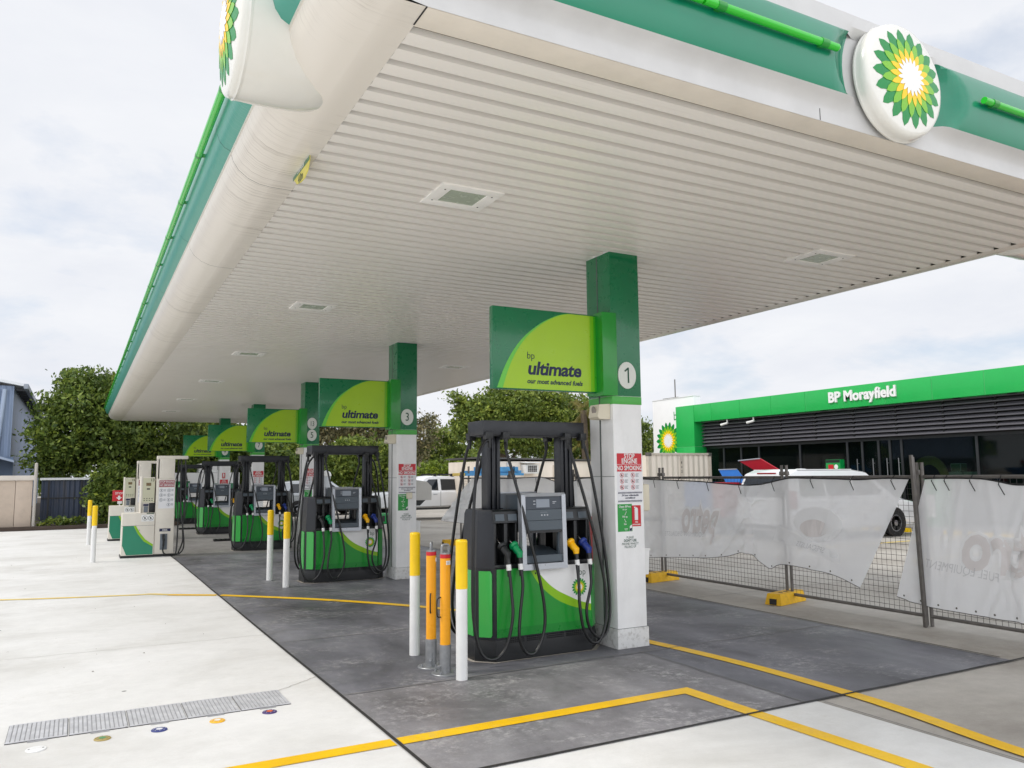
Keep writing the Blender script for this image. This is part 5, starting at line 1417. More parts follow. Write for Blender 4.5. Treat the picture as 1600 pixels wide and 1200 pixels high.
# white dual cab ute, nose towards -x
low = [(0, .55), (.05, .45), (5.0, .48), (5.1, .62), (5.1, 1.05), (3.65, 1.05), (1.45, 1.07), (.25, 1.02), (.02, .85)]
cab = [(1.35, 1.05), (3.72, 1.04), (3.45, 1.50), (3.2, 1.58), (2.3, 1.60), (2.05, 1.57)]
ute, hwu = vehicle('parked_ute', 'white dual cab ute with roof racks parked beyond the fence', 'ute', 1.8, low, cab, .05, .20, car_white, (.95, 4.1), .37,
    {'side': [[(1.62, 1.10), (2.48, 1.09), (2.48, 1.51), (2.12, 1.50)], [(2.60, 1.09), (3.5, 1.10), (3.42, 1.42), (3.3, 1.50), (2.60, 1.51)]], 'front': ((1.40, 1.08), (2.05, 1.53)), 'rear': ((3.69, 1.08), (3.5, 1.45))}, (9.55, 28.95, .004), 0)
mb = MB()
for x in (2.42, 3.12):
    mb.box(x - .03, x + .03, -.68, .68, 1.66, 1.71, 0); [mb.box(x - .05, x + .05, s_ * .62 - .04, s_ * .62 + .04, 1.60, 1.68, 0) for s_ in (-1, 1)]
mb.box(2.0, 2.9, -.70, -.66, 1.69, 1.74, 0) if False else None
mb.build('roof_rack', trim_m, ute)
mb = MB(); [mb.box(x - .004, x + .004, -.906, -.896, .5, 1.06, 0) for x in (1.55, 2.55, 3.62)]; mb.box(.6, 4.9, -.90, -.86, .38, .46, 1, .01); mb.build('door_seam', [joint_m, trim_m], ute)
mb = MB(); [mb.box(x, x + .16, -.925, -.895, .93, .96, 0, .008) for x in (2.25, 3.3)]; mb.build('handle', silver, ute)
mb = MB(); [mb.tube(smooth_path([(-.05, s_ * .8, .45), (-.2, s_ * .7, .7), (-.12, s_ * .5, 1.15), (-.1, 0, 1.18)], 4), .05, 8) for s_ in (-1, 1)]; mb.box(-.22, .1, -.9, .9, .42, .70, 0, .05); mb.build('bull_bar', trim_m, ute)
for s_ in (-1, 1):
    mb = MB(); mb.box(.02, .35, s_ * .74 - .13, s_ * .74 + .13, .82, .98, 0, .03); mb.build('headlight', lamp_clear, ute)
    mb = MB(); mb.box(1.6, 1.75, s_ * 1.0 - .09, s_ * 1.0 + .09, 1.08, 1.28, 0, .03); mb.build('mirror', car_white, ute)
# small silver hatchback far behind
low = [(0, .30), (.05, .22), (3.9, .22), (4.05, .34), (4.05, .6), (3.9, .82), (3.0, .92), (.1, .95), (0, .7)]
cab = [(.1, .93), (3.0, .91), (2.3, 1.40), (1.9, 1.46), (.6, 1.44), (.3, 1.38)]
hat, _h = vehicle('parked_hatchback', 'silver hatchback parked far behind, seen between two columns', 'car', 1.7, low, cab, .04, .2, car_silver, (.8, 3.25), .3,
    {'side': [[(.4, .98), (1.4, .97), (1.4, 1.36), (.6, 1.35)], [(1.47, .97), (2.75, .96), (2.25, 1.34), (1.47, 1.37)]], 'front': ((2.97, .94), (2.33, 1.38)), 'rear': ((.1, .97), (.29, 1.35))}, (7.35, 34.8, .004), 0)
for s_ in (-1, 1):
    mb = MB(); mb.box(-.01, .12, s_ * .74 - .1, s_ * .74 + .1, .68, .88, 0, .02); mb.build('tail_lamp', lamp_red, hat)

# tipped bins with lids up, behind the cloth
def lid_bin(lbl, loc, c, lid, name):
    t_ = thing('storage_trailer', lbl, 'trailer', loc)
    mb = MB(); mb.box(-.5, .5, -.45, .45, .45, 1.38, 0, .02); mb.build('box_shell', c, t_)
    for s_ in (-1, 1): mb = MB(); mb.lathe(FM((0, s_ * .5, .25), (1, 0, 0), (0, 0, 1)), [(.1, -.06), (.25, -.06), (.25, .06), (.1, .06)], 18, 0); mb.build('wheel', tyre_m, t_)
    P_ = [Vector(p) for p in lid]; n = (P_[1] - P_[0]).cross(P_[2] - P_[0]).normalized() * .03
    mb = MB(); mb.rings([[p for p in P_], [p + n for p in P_]], 0); mb.bm.faces.ensure_lookup_table()
    mb.build('lid', c, t_); 
    mb = MB(); mb.tube([P_[0], P_[1]], .018, 6); mb.build('lid_edge', silver, t_)
    return t_
lid_bin('small trailer box with a red lid tipped open behind the fence', (15.6, 16.6, .004), mat('lid_red', (176, 22, 40), .45), [(.35, -.2, 1.96), (.35, -1.0, 2.0), (.45, -1.62, 1.66), (.45, -.85, 1.62)], 'red')
lid_bin('small trailer box with a blue lid tipped open behind the fence', (15.4, 17.0, .004), mat('lid_blue', (24, 106, 190), .45), [(.4, .02, 1.72), (.4, -.68, 1.73), (.3, -1.15, 1.36), (.3, -.35, 1.36)], 'blue')
# ------------------------------------------------------------------ sheds, walls, containers
corr_blue = bpy.data.materials.new('blue_grey_corrugated')
def corr(name, c, scale, axis, depth=.6, c2=None):
    m = bpy.data.materials.new(name); t = NT(m); b = t.bsdf()
    tc = t.n('ShaderNodeTexCoord'); sx_ = t.n('ShaderNodeSeparateXYZ'); t.l(tc.outputs['Object'], sx_.inputs[0])
    s_ = t.math('SINE', t.math('MULTIPLY', sx_.outputs[axis], scale))
    col = t.ramp(t.noise(t.coord((1, 1, .25)), 2.0, 5), [(.3, lin([x * .93 for x in c])), (.7, lin(c))])
    if c2:
        f = t.ramp(t.noise(t.coord((3, 3, .3)), 2.5, 6, .7), [(.48, 0), (.66, .6)]); col = t.mix(f, col, lin(c2))
    t.l(col, b.inputs['Base Color']); b.inputs['Roughness'].default_value = .5
    bp = t.n('ShaderNodeBump'); bp.inputs['Strength'].default_value = depth; bp.inputs['Distance'].default_value = .03
    t.l(s_, bp.inputs['Height']); t.l(bp.outputs[0], b.inputs['Normal']); return m
blue_w = corr('blue_grey_cladding', (136, 152, 178), 33, 0); blue_w2 = corr('blue_grey_side_cladding', (132, 148, 176), 33, 1)
dark_blue = corr('dark_blue_cladding', (62, 72, 92), 40, 0, .5, (84, 78, 72))
shed = thing('blue_shed', 'tall blue-grey metal shed with white roof edge and downpipe', 'shed', (0, 0, 0))
sx0, sy0, sy1 = -2.32, 36.0, 62.0
mb = MB(); mb.box(-14, sx0, sy0, sy0 + .06, 0, 5.25, 0); mb.build('wall', blue_w, shed)
mb = MB(); mb.box(sx0 - .06, sx0, sy0 + .065, sy1, 0, 5.25, 0); mb.build('wall', blue_w2, shed)
mb = MB(); mb.prism(FM((0, sy0 - .25, 0), (1, 0, 0), (0, 0, 1)), [(sx0 + .35, 5.22), (sx0 + .35, 5.32), (-8.2, 6.5), (-14, 5.4), (-14, 5.3), (-8.2, 6.38)], 0, -(sy1 - sy0) - .4, 0); mb.build('roof', mat('white_roof_sheet', (222, 224, 226), .45), shed)
mb = MB(); mb.box(sx0 + .33, sx0 + .48, sy0 - .3, sy1, 5.12, 5.32, 0, .02); [mb.box(sx0 + .02, sx0 + .33, y, y + .12, 5.1, 5.2, 1) for y in np.arange(sy0 + .3, sy1, .9)]; mb.build('gutter', [mat('grey_gutter', (150, 156, 166), .5), charcoal], shed)
mb = MB(); mb.cyl((sx0 - .45, sy0 - .1, 2.6), (sx0 - .3, sy0 - .1, 5.1), .08, n=10); mb.build('downpipe', mat('pale_blue_pipe', (164, 178, 198), .5), shed)
mb = MB(); mb.prism(FM((0, sy0 - 1.4, 0), (1, 0, 0), (0, 0, 1)), [(-14, 2.55), (-3.0, 2.55), (-2.1, 2.28), (-2.1, 2.36), (-3.0, 2.66), (-14, 2.66)], 0, -1.4, 0); mb.box(-14, -2.2, sy0 - .12, sy0 - .06, 1.0, 2.5, 1); mb.build('awning', [MATS['pale_blue_pipe'], mat('shed_lower_wall', (104, 122, 148), .6)], shed)
wl = thing('garden_wall', 'beige panel wall with a pale capping by the kerb', 'wall', (0, 0, 0))
mb = MB(); mb.box(-20, -1.78, 30.7, 30.9, .1, 1.62, 0, .01); mb.box(-1.77, -1.3, 30.7, 30.9, .1, 1.62, 0, .01); mb.build('panel', mat('beige_render', (190, 174, 158), .75, var=.06, bump=.3, dirt=.15), wl)
mb = MB(); mb.box(-20, -1.22, 30.64, 30.96, 1.62, 1.78, 0, .015); mb.build('capping', mat('pale_capping', (208, 200, 190), .6), wl)
o = thing('steel_pole', 'slim grey pole at the end of the beige wall', 'pole', (-1.22, 30.65, .1)); mb = MB(); mb.cyl((0, 0, 0), (0, 0, 2.05), .05, n=12); mb.lathe(Matrix.Translation((0, 0, 2.05)), [(.05, 0), (.04, .03), (.001, .05)], 12); mb.build('pole_shaft', mat('pole_paint', (178, 172, 164), .5), o)
fn = thing('dark_fence', 'dark blue metal fence with stains and a white top edge under the tree', 'fence', (0, 0, 0))
mb = MB(); mb.box(-1.1, .62, 32.2, 32.26, .05, 1.62, 0); mb.build('sheet', dark_blue, fn)
mb = MB(); mb.box(-1.15, .66, 32.1, 32.4, 1.625, 1.70, 0); mb.build('top_edge', MATS['white_roof_sheet'], fn)
mb = MB(); mb.box(-1.1, .62, 32.17, 32.198, .98, 1.02, 0); [mb.box(x, x + .05, 32.15, 32.198, .05, 1.62, 0) for x in (-.9, .1, .56)]; mb.build('rail', black, fn)
mb = MB(); mb.box(1.46, 6.6, 37.2, 37.3, .05, 1.35, 0); fn2 = thing('timber_fence', 'dark timber fence in deep shade beyond the last pumps', 'fence'); mb.build('boards', corr('dark_timber', (52, 48, 44), 30, 0), fn2)

# white plant kiosk at the far end
ks = thing('service_kiosk', 'white kiosk with green poster and roof unit beyond the last pump', 'kiosk', (3.35, 35.0, .004))
mb = MB(); mb.box(0, 2.6, 0, 1.6, .05, 1.86, 0, .02); mb.box(-.02, 2.62, -.02, .2, 0, .06, 1); mb.build('cabin', [white, charcoal], ks)
mb = MB(); mb.box(1.02, 2.25, .1, 1.0, 1.87, 2.23, 0, .02); mb.box(1.72, 2.12, .09, .099, 1.97, 2.13, 1); mb.build('roof_unit', [white, mat('grille_dark', (120, 122, 122), .6)], ks)
mb = MB(); M = F_front(0, -.004, 0); mb.prism(M, [(.02, .30), (.66, .30), (.66, 1.45), (.02, 1.45)], 0, .02, 1); mb.prism(M, [(.02, 1.451), (.66, 1.451), (.66, 1.52), (.02, 1.52)], 0, .02, 2); mb.disc(M, .12, .021, 0, 14, cu=.34, cv=1.3); [mb.rect(M, .18, .50, .95 - q * .14, 1.03 - q * .14, .021, 0) for q in range(4)]; mb.build('poster', [mat('mint_print', (150, 220, 170), .5), p_green, dk_green], ks)
mb = MB(); mb.prism(M, [(1.62, .98), (2.5, .98), (2.5, 1.42), (1.62, 1.42)], 0, .03, 0); mb.text(M, '23', .2, 1, .004, 1, u=1.85, v=1.22, w=.032); mb.text(M, '28', .2, 1, .004, 1, u=2.2, v=1.03, w=.032); mb.build('price_board', [dk_green, white], ks)
o = thing('yellow_kerb_ramp', 'orange-yellow ramp block on the paving before the kiosk', 'ramp', (3.2, 33.9, .004)); mb = MB(); mb.prism(F_right(-.1, 0, 0), [(-.3, 0), (.3, 0), (.2, .18), (-.2, .18)], 0, 1.1, 0); mb.box(-.12, -.05, -.15, .15, .02, .1, 1); mb.build('block', [amber, black], o)
vu = thing('vacuum_unit', 'pale grey round-topped vacuum tower between two pumps', 'vacuum unit', (8.3, 30.2, .004))
mb = MB(); mb.lathe(Matrix.Identity(4), [(.2, 0), (.2, .1), (.16, .12), (.16, 1.66)], 20, 0); mb.build('tower', mat('vacuum_grey', (196, 200, 204), .4), vu)
mb = MB(); mb.lathe(Matrix.Identity(4), [(.19, 1.66), (.19, 1.72), (.16, 1.80), (.08, 1.86), (.001, 1.88)], 20, 0); mb.build('dome', white, vu)
mb = MB(); mb.box(-.1, .1, -.19, -.1, .8, 1.2, 0, .01); mb.tube(smooth_path([(.16, -.05, 1.4), (.3, -.1, .9), (.25, -.15, .3), (.1, -.19, .5)], 5), .03, 8, 0); mb.build('hose', black, vu)
GC = None
for q, (x, y) in enumerate(((9.3, 29.9), (10.0, 29.85))):
    lb = ('green crate on the ground beyond the second pump', 'green crate beside the front wheel of the white ute')[q]
    if GC is None:
        GC = thing('green_crate', lb, 'crate', (x, y - 3.0, .004), 0, 'green crates on the ground'); mb = MB(); mb.box(-.28, .28, -.2, .2, 0, .36, 0, .02); mb.build('crate_box', p_green, GC); mb = MB(); [mb.box(-.25 + c_ * .14, -.16 + c_ * .14, -.206, -.19, .08, .28, 0) for c_ in range(4)]; mb.build('slot', black, GC)
    else: copy_tree(GC, loc=(x, y - 3.0, .004), label=lb)

# portable office, ladder rack, container
cream_w = corr('cream_panel_cladding', (246, 234, 219), 11, 0, .15)
po = thing('site_office', 'cream portable site office with window air conditioner', 'site office', (12.75, 26.2, .004))
mb = MB(); mb.box(0, 6.0, 0, 2.6, .25, 2.14, 0, .01); [mb.box(.3 + 1.8 * q, .5 + 1.8 * q, .1, 2.5, 0, .25, 1) for q in range(4)]; mb.build('cabin', [cream_w, charcoal], po)
mb = MB(); mb.prism(F_front(0, -.08, 0), [(-.06, 2.24), (-.06, 2.30), (6.06, 2.20), (6.06, 2.14)], 0, -2.8, 0); mb.build('roof', mat('grey_roof_edge', (84, 82, 80), .6), po)
mb = MB(); mb.box(1.80, 2.37, -.35, .02, 1.68, 2.02, 0, .01); mb.prism(F_right(1.74, 0, 0), [(-.45, 2.06), (.0, 2.1), (0, 2.12), (-.45, 2.085)], 0, .72, 0); ac = mb.build('air_conditioner', white, po)
mb = MB(); mb.box(1.90, 2.29, -.356, -.351, 1.74, 1.98, 0); [mb.box(1.90 + .39 * q / 5 - .004, 1.90 + .39 * q / 5 + .004, -.36, -.357, 1.74, 1.98, 1) for q in range(6)]; [mb.box(1.90, 2.29, -.36, -.357, 1.74 + .24 * q / 4 - .004, 1.74 + .24 * q / 4 + .004, 1) for q in range(5)]; mb.build('grille', [joint_m, white], ac)
mb = MB(); mb.tube(smooth_path([(1.2, -.03, 2.1), (1.2, -.03, 1.8), (1.0, -.04, 1.72), (.85, -.03, 1.78)], 4), .02, 6); mb.box(.78, .9, -.05, 0, 1.76, 1.88, 0, .01); mb.cyl((1.24, -.03, 2.0), (1.24, -.03, 2.38), .015, n=6); mb.build('cable', white, po)
mb = MB(); mb.box(3.2, 3.6, -.03, .01, .4, 2.0, 0, .006); mb.box(3.65, 4.25, -.025, .01, 1.5, 1.95, 0, .006); mb.build('door', mat('cream_door', (214, 202, 184), .5), po)
rk = thing('pipe_rack', 'stack of blue pipes and boards on a rack before the site office', 'rack', (11.9, 25.6, .004))
mb = MB(); [mb.box(x, x + .05, y, y + .05, 0, 1.95, 0) for x in (.1, 1.9) for y in (-.2, .25)]; mb.build('stand', steel, rk)
mb = MB(); [mb.box(.0 + .04 * (q % 3), 2.3 - .15 * (q % 2), -.25 + .09 * q, -.18 + .09 * q, 1.62 + .06 * (q % 2), 1.70 + .05 * (q % 3), 0, .004) for q in range(6)]; mb.box(.5, 2.1, -.2, .2, 1.75, 1.93, 0, .01); mb.build('pipes', mat('blue_board', (70, 140, 190), .5, var=.2, vs=4), rk)
mb = MB(); mb.box(-.35, .0, -.15, .15, 1.62, 1.72, 0, .01); mb.build('timber', mat('pale_timber', (206, 180, 96), .7), rk)
cont_m = corr('cream_container_steel', (240, 229, 214), 26, 0, .8)
ct = thing('shipping_container', 'cream corrugated shipping container in front of the shop corner', 'container', (17.55, 22.4, .004))
mb = MB(); mb.box(0, 2.85, 0, 2.2, .15, 2.28, 0); mb.build('box_shell', cont_m, ct)
mb = MB()
for x in (-.02, 1.42, 2.78):
    mb.box(x, x + .10, -.03, .1, .05, 2.36, 0, .008)
mb.box(-.02, 2.88, -.035, .1, 2.28, 2.36, 0, .008); mb.box(-.02, 2.88, -.03, .1, .05, .16, 0, .008); mb.build('corner_frame', mat('container_frame', (196, 186, 172), .5, dirt=.3), ct)
mb = MB(); [mb.box(x - .035, x + .115, -.05, .12, z, z + .12, 0, .01) for x in (0, 2.78) for z in (.04, 2.25)]; [mb.text(F_front(1.47, -.032, 0), ch, .12, 1, .002, 1, v=1.98 - .16 * q, w=0) for q, ch in enumerate('842')]; mb.build('corner_casting', [steel, black], ct)

# person standing by the fourth pump
pers = thing('person', 'person in a yellow shirt and dark cap standing behind a far pump', 'person', (5.15, 27.6, .004), math.radians(200))
def skin_body(name, joints, edges, m, parent, lvl=2):
    me = bpy.data.meshes.new(name); me.from_pydata([j[0] for j in joints], edges, [])
    ob = bpy.data.objects.new(name, me); COL.objects.link(ob)
    ob.modifiers.new('s', 'SKIN'); sv = me.skin_vertices[0].data
    for i, j in enumerate(joints): sv[i].radius = (j[1], j[2] if len(j) > 2 else j[1])
    sv[0].use_root = True
    sb = ob.modifiers.new('b', 'SUBSURF'); sb.levels = lvl; sb.render_levels = lvl
    dg = bpy.context.evaluated_depsgraph_get(); m2 = bpy.data.meshes.new_from_object(ob.evaluated_get(dg)); bpy.data.objects.remove(ob)
    m2.materials.clear(); m2.materials.append(m); m2.shade_smooth()
    o = bpy.data.objects.new(name, m2); COL.objects.link(o); o.parent = parent; return o
skin_m = mat('skin', (190, 140, 112), .55)
S = [((0, 0, .95), .13, .10), ((0, 0, 1.18), .14, .10), ((0, 0, 1.40), .15, .10), ((0, 0, 1.50), .06), ((0, 0.0, 1.60), .075, .085), ((0, -.01, 1.70), .07, .085),
     ((.10, 0, .88), .09), ((.11, 0, .50), .06), ((.11, .01, .10), .042), ((.12, -.14, .05), .038),
     ((-.10, 0, .88), .09), ((-.11, 0, .50), .06), ((-.11, .01, .10), .042), ((-.12, -.14, .05), .038),
     ((.19, 0, 1.40), .055), ((.25, .02, 1.13), .042), ((.25, -.10, .90), .030), ((.25, -.15, .82), .028),
     ((-.19, 0, 1.40), .055), ((-.25, .02, 1.13), .042), ((-.25, -.10, .90), .030), ((-.25, -.15, .82), .028)]
E_ = [(0, 1), (1, 2), (2, 3), (3, 4), (4, 5), (0, 6), (6, 7), (7, 8), (8, 9), (0, 10), (10, 11), (11, 12), (12, 13), (2, 14), (14, 15), (15, 16), (16, 17), (2, 18), (18, 19), (19, 20), (20, 21)]
skin_body('body', S, E_, skin_m, pers)
skin_body('shirt', [((0, 0, .93), .165, .125), ((0, 0, 1.18), .165, .125), ((0, 0, 1.41), .165, .12), ((.19, 0, 1.41), .075), ((.245, .02, 1.18), .062), ((-.19, 0, 1.41), .075), ((-.245, .02, 1.18), .062)], [(0, 1), (1, 2), (2, 3), (3, 4), (2, 5), (5, 6)], mat('hi_vis_yellow', (238, 226, 60), .7), pers)
skin_body('trousers', [((0, 0, .95), .15, .12), ((.10, 0, .86), .105), ((.11, 0, .50), .075), ((.11, .01, .10), .06), ((-.10, 0, .86), .105), ((-.11, 0, .50), .075), ((-.11, .01, .10), .06)], [(0, 1), (1, 2), (2, 3), (0, 4), (4, 5), (5, 6)], navy, pers)
mb = MB(); mb.lathe(Matrix.Translation((0, 0, 1.70)), [(.112, 0), (.108, .04), (.08, .085), (.001, .105)], 18, 0); mb.box(-.07, .07, -.2, -.07, 1.70, 1.712, 0, .004); mb.build('cap', black, pers)

# ------------------------------------------------------------------ trees
def foliage(name, blobs, n, leaf, m, parent, seed, clump=.42, per=26, jit=.5, flat_=.55, up=.35):
    """leaf-sized faces gathered in clumps spread through a set of ellipsoids"""
    rg = np.random.default_rng(seed)
    B = np.array(blobs, float); wgt = (B[:, 3] * B[:, 4] * B[:, 5]) ** (2 / 3); wgt /= wgt.sum()
    nc = max(4, n // per)
    bi = rg.choice(len(B), nc, p=wgt)
    d = rg.normal(size=(nc, 3)); d /= np.linalg.norm(d, axis=1)[:, None]
    rad = rg.uniform(.25, 1.0, nc) ** .42 * rg.uniform(.82, 1.17, nc)
    C = B[bi, :3] + d * rad[:, None] * B[bi, 3:6]
    C = C[C[:, 2] > .12]; nc = len(C)
    cs = clump * rg.uniform(.4, 1.5, nc); tint = np.clip(rg.normal(.5, .24, nc), 0, 1)
    idx = np.repeat(np.arange(nc), per); N = len(idx)
    off = rg.normal(size=(N, 3)) * .5; off[:, 2] *= flat_
    P = C[idx] + off * cs[idx][:, None]
    a = rg.normal(size=(N, 3)); a[:, 2] -= .25; a /= np.linalg.norm(a, axis=1)[:, None]
    nrm = rg.normal(size=(N, 3)); nrm[:, 2] += up * 2; b = np.cross(nrm, a); b /= (np.linalg.norm(b, axis=1)[:, None] + 1e-9)
    L = leaf * rg.uniform(.45, 1.6, N)[:, None]
    V = np.empty((N, 4, 3)); V[:, 0] = P - a * L; V[:, 1] = P + b * L * .48; V[:, 2] = P + a * L; V[:, 3] = P - b * L * .48
    V = V.reshape(-1, 3).astype(np.float32)
    me = bpy.data.meshes.new(name); me.vertices.add(len(V)); me.vertices.foreach_set('co', V.ravel())
    me.loops.add(N * 4); me.loops.foreach_set('vertex_index', np.arange(N * 4, dtype=np.int32))
    me.polygons.add(N); me.polygons.foreach_set('loop_start', np.arange(0, N * 4, 4, dtype=np.int32)); me.polygons.foreach_set('loop_total', np.full(N, 4, dtype=np.int32))
    me.update(); at = me.attributes.new('clump', 'FLOAT', 'POINT'); at.data.foreach_set('value', np.repeat(tint[idx], 4).astype(np.float32)); me.validate(); me.materials.append(m)
    o = bpy.data.objects.new(name, me); COL.objects.link(o)
    if parent is not None: o.parent = parent
    return o
def trunk(parent, base, top, r, limbs, seed, m=None):
    rnd = random.Random(seed); mb = MB()
    b = Vector(base); t_ = Vector(top)
    pts = [b.lerp(t_, i / 6) + Vector((rnd.uniform(-.08, .08), rnd.uniform(-.08, .08), 0)) * (i > 0) for i in range(7)]
    mb.tube(smooth_path(pts, 3), [r * (1.25 if i == 0 else 1) * (1 - .7 * i / 18) for i in range(19)], 10)
    for q, e in enumerate(limbs):
        s_ = pts[min(5, 2 + q % 4)]; e = Vector(e); mid = s_.lerp(e, .5) + Vector((rnd.uniform(-.2, .2), rnd.uniform(-.2, .2), .2))
        mb.tube(smooth_path([s_, mid, e], 5), [r * .45 * (1 - .8 * i / 10) for i in range(11)], 7)
    return mb.build('trunk', m or bark, parent)
def tree(name, lbl, blobs, n, leaf, m, base, r, seed, group=None, cat='tree', **kw):
    t_ = thing(name, lbl, cat, (0, 0, 0), 0, group)
    top = (sum(b[0] for b in blobs) / len(blobs), sum(b[1] for b in blobs) / len(blobs), max(b[2] for b in blobs))
    trunk(t_, base, top, r, [(b[0], b[1], b[2] + .2 * b[5]) for b in blobs[:7]], seed, kw.pop('barkm', None))
    foliage('crown', blobs, n, leaf, m, t_, seed, **kw); return t_
# big dark evergreen beyond the kerb
tree('evergreen_tree', 'huge dark evergreen tree rising beside the blue shed', [(.2, 36.2, 4.6, 1.35, 1.5, 1.3), (1.5, 36.5, 4.4, 1.5, 1.6, 1.2), (-.4, 36.2, 3.5, 1.4, 1.5, .95), (-.6, 36, 2.5, 1.15, 1.3, .75), (1.2, 35.8, 3.1, 1.8, 1.5, 1.2), (3.1, 37, 3.6, 1.7, 1.6, 1.5), (2.6, 36.2, 2.0, 1.7, 1.3, 1.2), (-.1, 36.4, 5.5, .7, .8, .6), (1.0, 36.6, 5.5, .6, .7, .5), (-1.15, 36.3, 4.5, .45, .5, .35)],
     50000, .084, leaf_dark, (1.4, 36.8, 0), .3, 11, clump=.40, per=24)
tree('round_bush', 'round leafy bush at the foot of the huge evergreen', [(1.35, 31.7, 1.15, .75, .6, .72), (1.8, 31.9, .95, .7, .6, .75), (.75, 31.6, 1.15, .45, .4, .5), (1.1, 31.6, 1.75, .45, .4, .42), (.95, 31.6, .7, .4, .4, .35)], 15000, .07, leaf_dark, (1.3, 31.9, 0), .1, 12, cat='bush', clump=.28, per=22)
tree('evergreen_tree', 'dark evergreen behind the white kiosk and last fuel signs', [(4.6, 38.5, 2.6, 1.6, 1.5, 1.6), (6.4, 39, 2.4, 1.6, 1.4, 1.5), (5.4, 38.6, 3.6, 1.4, 1.3, 1.1), (7.9, 39, 2.2, 1.2, 1.2, 1.2)], 26000, .09, leaf_dark, (5.6, 39, 0), .25, 13, clump=.42, per=24)
tree('evergreen_tree', 'mid green tree behind the third fuel dispenser', [(9.3, 41, 2.3, 1.6, 1.3, 1.4), (8.4, 41, 3.1, 1.3, 1.2, 1.0), (10.6, 41.5, 2.0, 1.4, 1.2, 1.1)], 16000, .10, leaf_mid, (9.4, 41, 0), .2, 14, clump=.40, per=22)
tree('hedge_tree', 'broad green tree seen through the frame of the second dispenser', [(12.2, 42, 2.0, 1.7, 1.2, 1.3), (13.9, 42.5, 2.2, 1.6, 1.2, 1.5), (15.3, 43, 1.8, 1.2, 1.1, 1.2), (13.0, 42.2, 3.2, .9, .9, .6)], 20000, .10, leaf_mid, (13.4, 42.4, 0), .2, 15, clump=.38, per=22)
tree('gum_tree', 'brownish gum tree with thin crown behind column number 3', [(15.2, 52, 5.0, 1.9, 1.6, 1.5), (17.4, 53, 4.4, 1.7, 1.6, 1.5), (13.2, 52, 4.8, 1.6, 1.4, 1.3), (19.2, 53, 3.6, 1.5, 1.3, 1.2), (16.2, 52, 6.1, 1.3, 1.2, .8), (18.6, 53, 5.2, 1.0, 1.0, .7)], 13000, .13, leaf_gum, (16.2, 52.6, 0), .22, 16, clump=.5, per=14, barkm=mat('pale_gum_bark', (170, 156, 138), .8, var=.2, vs=4))
tree('gum_tree', 'sparse grey gum tree on the sky beside column number 3', [(21.6, 53, 4.6, 1.0, 1.0, 1.1), (20.9, 53, 3.4, 1.0, 1.0, .8), (22.0, 53, 5.6, .6, .6, .5), (20.6, 53, 5.3, .6, .6, .5)], 2600, .11, leaf_gum, (21.2, 53.2, 0), .14, 17, clump=.55, per=10, barkm=MATS['pale_gum_bark'])
tree('gum_tree', 'pale dry gum tree behind the column numbered 13 and 5', [(9.3, 46, 3.6, 1.2, 1.1, 1.0), (10.9, 46, 3.3, 1.2, 1.1, .9), (10.0, 46, 4.4, 1.1, 1.0, .7)], 6000, .11, leaf_gum, (10.1, 46.2, 0), .14, 18, clump=.45, per=14, barkm=MATS['pale_gum_bark'])
tree('light_hedge', 'light green clipped hedge behind the white ute', [(17.6, 42, 1.15, 1.1, .9, 1.2), (19.2, 42.3, 1.25, 1.2, .9, 1.3), (20.8, 42.5, 1.1, 1.0, .9, 1.1), (16.6, 42, .9, .8, .8, .9)], 15000, .085, leaf_light, (18.7, 42.4, 0), .12, 19, cat='hedge', clump=.28, per=22)
# big broad tree above the site office
tree('broad_tree', 'large broad green tree above the cream site office', [(17.2, 35, 4.6, 1.3, 1.3, .95), (19.0, 35, 5.1, 1.6, 1.4, 1.1), (20.8, 35.3, 5.0, 1.7, 1.4, 1.2), (18.2, 34.6, 3.6, 1.6, 1.3, .8), (20.3, 34.8, 3.4, 1.7, 1.3, .9), (16.3, 34.8, 3.9, .7, .8, .5), (15.9, 34.9, 5.3, .35, .4, .3), (16.4, 35, 4.8, .5, .5, .4)],
     38000, .084, leaf_mid, (19, 35.4, 0), .28, 21, clump=.40, per=22)
tree('broad_tree', 'darker green tree over the container, half hidden by column number 1', [(23.0, 36, 4.6, 1.5, 1.3, 1.4), (24.6, 36.5, 4.2, 1.4, 1.3, 1.5), (26.4, 37, 3.9, 1.5, 1.3, 1.5), (23.6, 35.8, 3.0, 1.4, 1.2, 1.0), (28.0, 37, 3.5, 1.4, 1.2, 1.4), (27.2, 36.6, 2.3, 1.6, 1.2, 1.2)], 30000, .09, leaf_dark, (24.6, 37, 0), .26, 22, clump=.42, per=22)
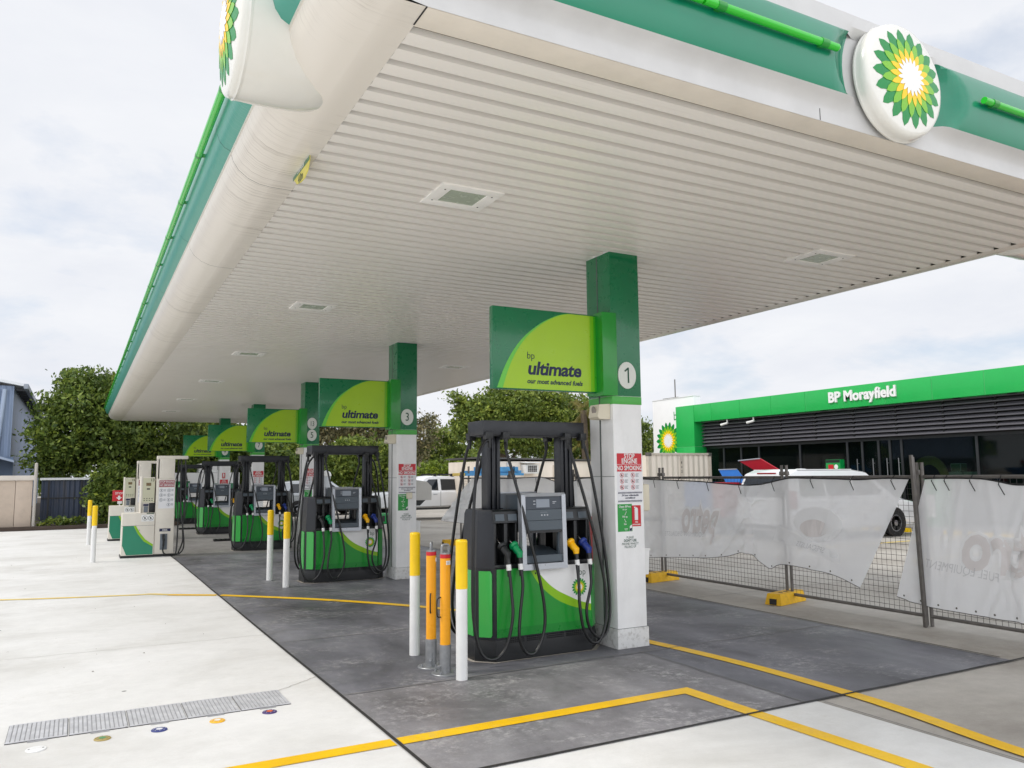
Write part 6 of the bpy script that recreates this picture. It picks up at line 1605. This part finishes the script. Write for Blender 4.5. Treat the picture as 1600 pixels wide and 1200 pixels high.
tree('small_tree', 'slim tree on the sky beside the large broad tree', [(23.0, 55, 3.6, 1.1, 1.0, .8), (23.6, 55, 4.6, .9, .9, .7), (22.4, 55, 2.6, 1.0, 1.0, .8), (24.6, 55, 4.0, .9, .9, .8), (25.2, 55, 2.9, 1.3, 1.0, 1.1)], 9000, .11, leaf_mid, (23.4, 55.2, 0), .16, 23, clump=.4, per=16)
# palm with dry fronds
pm = thing('palm_tree', 'palm with yellow dry fronds beside column number 1', 'tree', (20.6, 31.0, .0))
mb = MB(); mb.tube([(0, 0, 0), (.05, 0, 2.2), (0, 0, 4.6)], [.2, .17, .16], 10); mb.build('trunk', bark, pm)
rnd = random.Random(4); mb = MB()
for q in range(46):
    a = rnd.uniform(0, 6.28); el = rnd.uniform(-1.3, .9); L = rnd.uniform(.9, 1.5)
    z0 = 4.6 if q > 16 else rnd.uniform(2.2, 4.4)
    p0 = Vector((0, 0, z0)); dr = Vector((math.cos(a) * math.cos(el), math.sin(a) * math.cos(el), math.sin(el)))
    pts = smooth_path([p0, p0 + dr * L * .5, p0 + dr * L * .85 + Vector((0, 0, -.25)), p0 + dr * L + Vector((0, 0, -.65))], 4)
    sd_ = dr.cross(Vector((0, 0, 1)));  sd_ = sd_.normalized() if sd_.length > .01 else Vector((1, 0, 0))
    for i in range(2, len(pts) - 1):
        for s_ in (-1, 1):
            for h_ in (0, .5):
                p = pts[i].lerp(pts[i + 1], h_); e = p + sd_ * s_ * .22 + Vector((0, 0, -.14)) + (pts[i + 1] - pts[i]) * .8
                mb.face([p, p + (pts[i + 1] - pts[i]) * .3, e], 0)
mb.build('crown', leaf_palm, pm, smooth=False, norm=False)
# low scrub along the kerb bed and the far treeline
sc_ = thing('kerb_plant', 'straggly weeds in the garden bed by the dark fence', 'plant', (0, 0, 0))
foliage('leaves', [(-.6, 31.2, .2, .5, .25, .16), (.3, 31.3, .2, .6, .25, .18), (1.0, 31.4, .22, .5, .25, .2)], 1600, .06, leaf_mid, sc_, 31, clump=.15, per=12)
tl = foliage('distant_treeline', [(x, 95 + 6 * math.sin(x), 2.2 + .8 * math.sin(x * 1.7), 5, 4, 2.6 + .6 * math.sin(x * .9)) for x in range(-30, 120, 6)], 26000, .34, leaf_dark, None, 33, clump=1.1, per=18)
tag(tl, 'far dark treeline closing the view between the trees', 'treeline', kind='stuff')
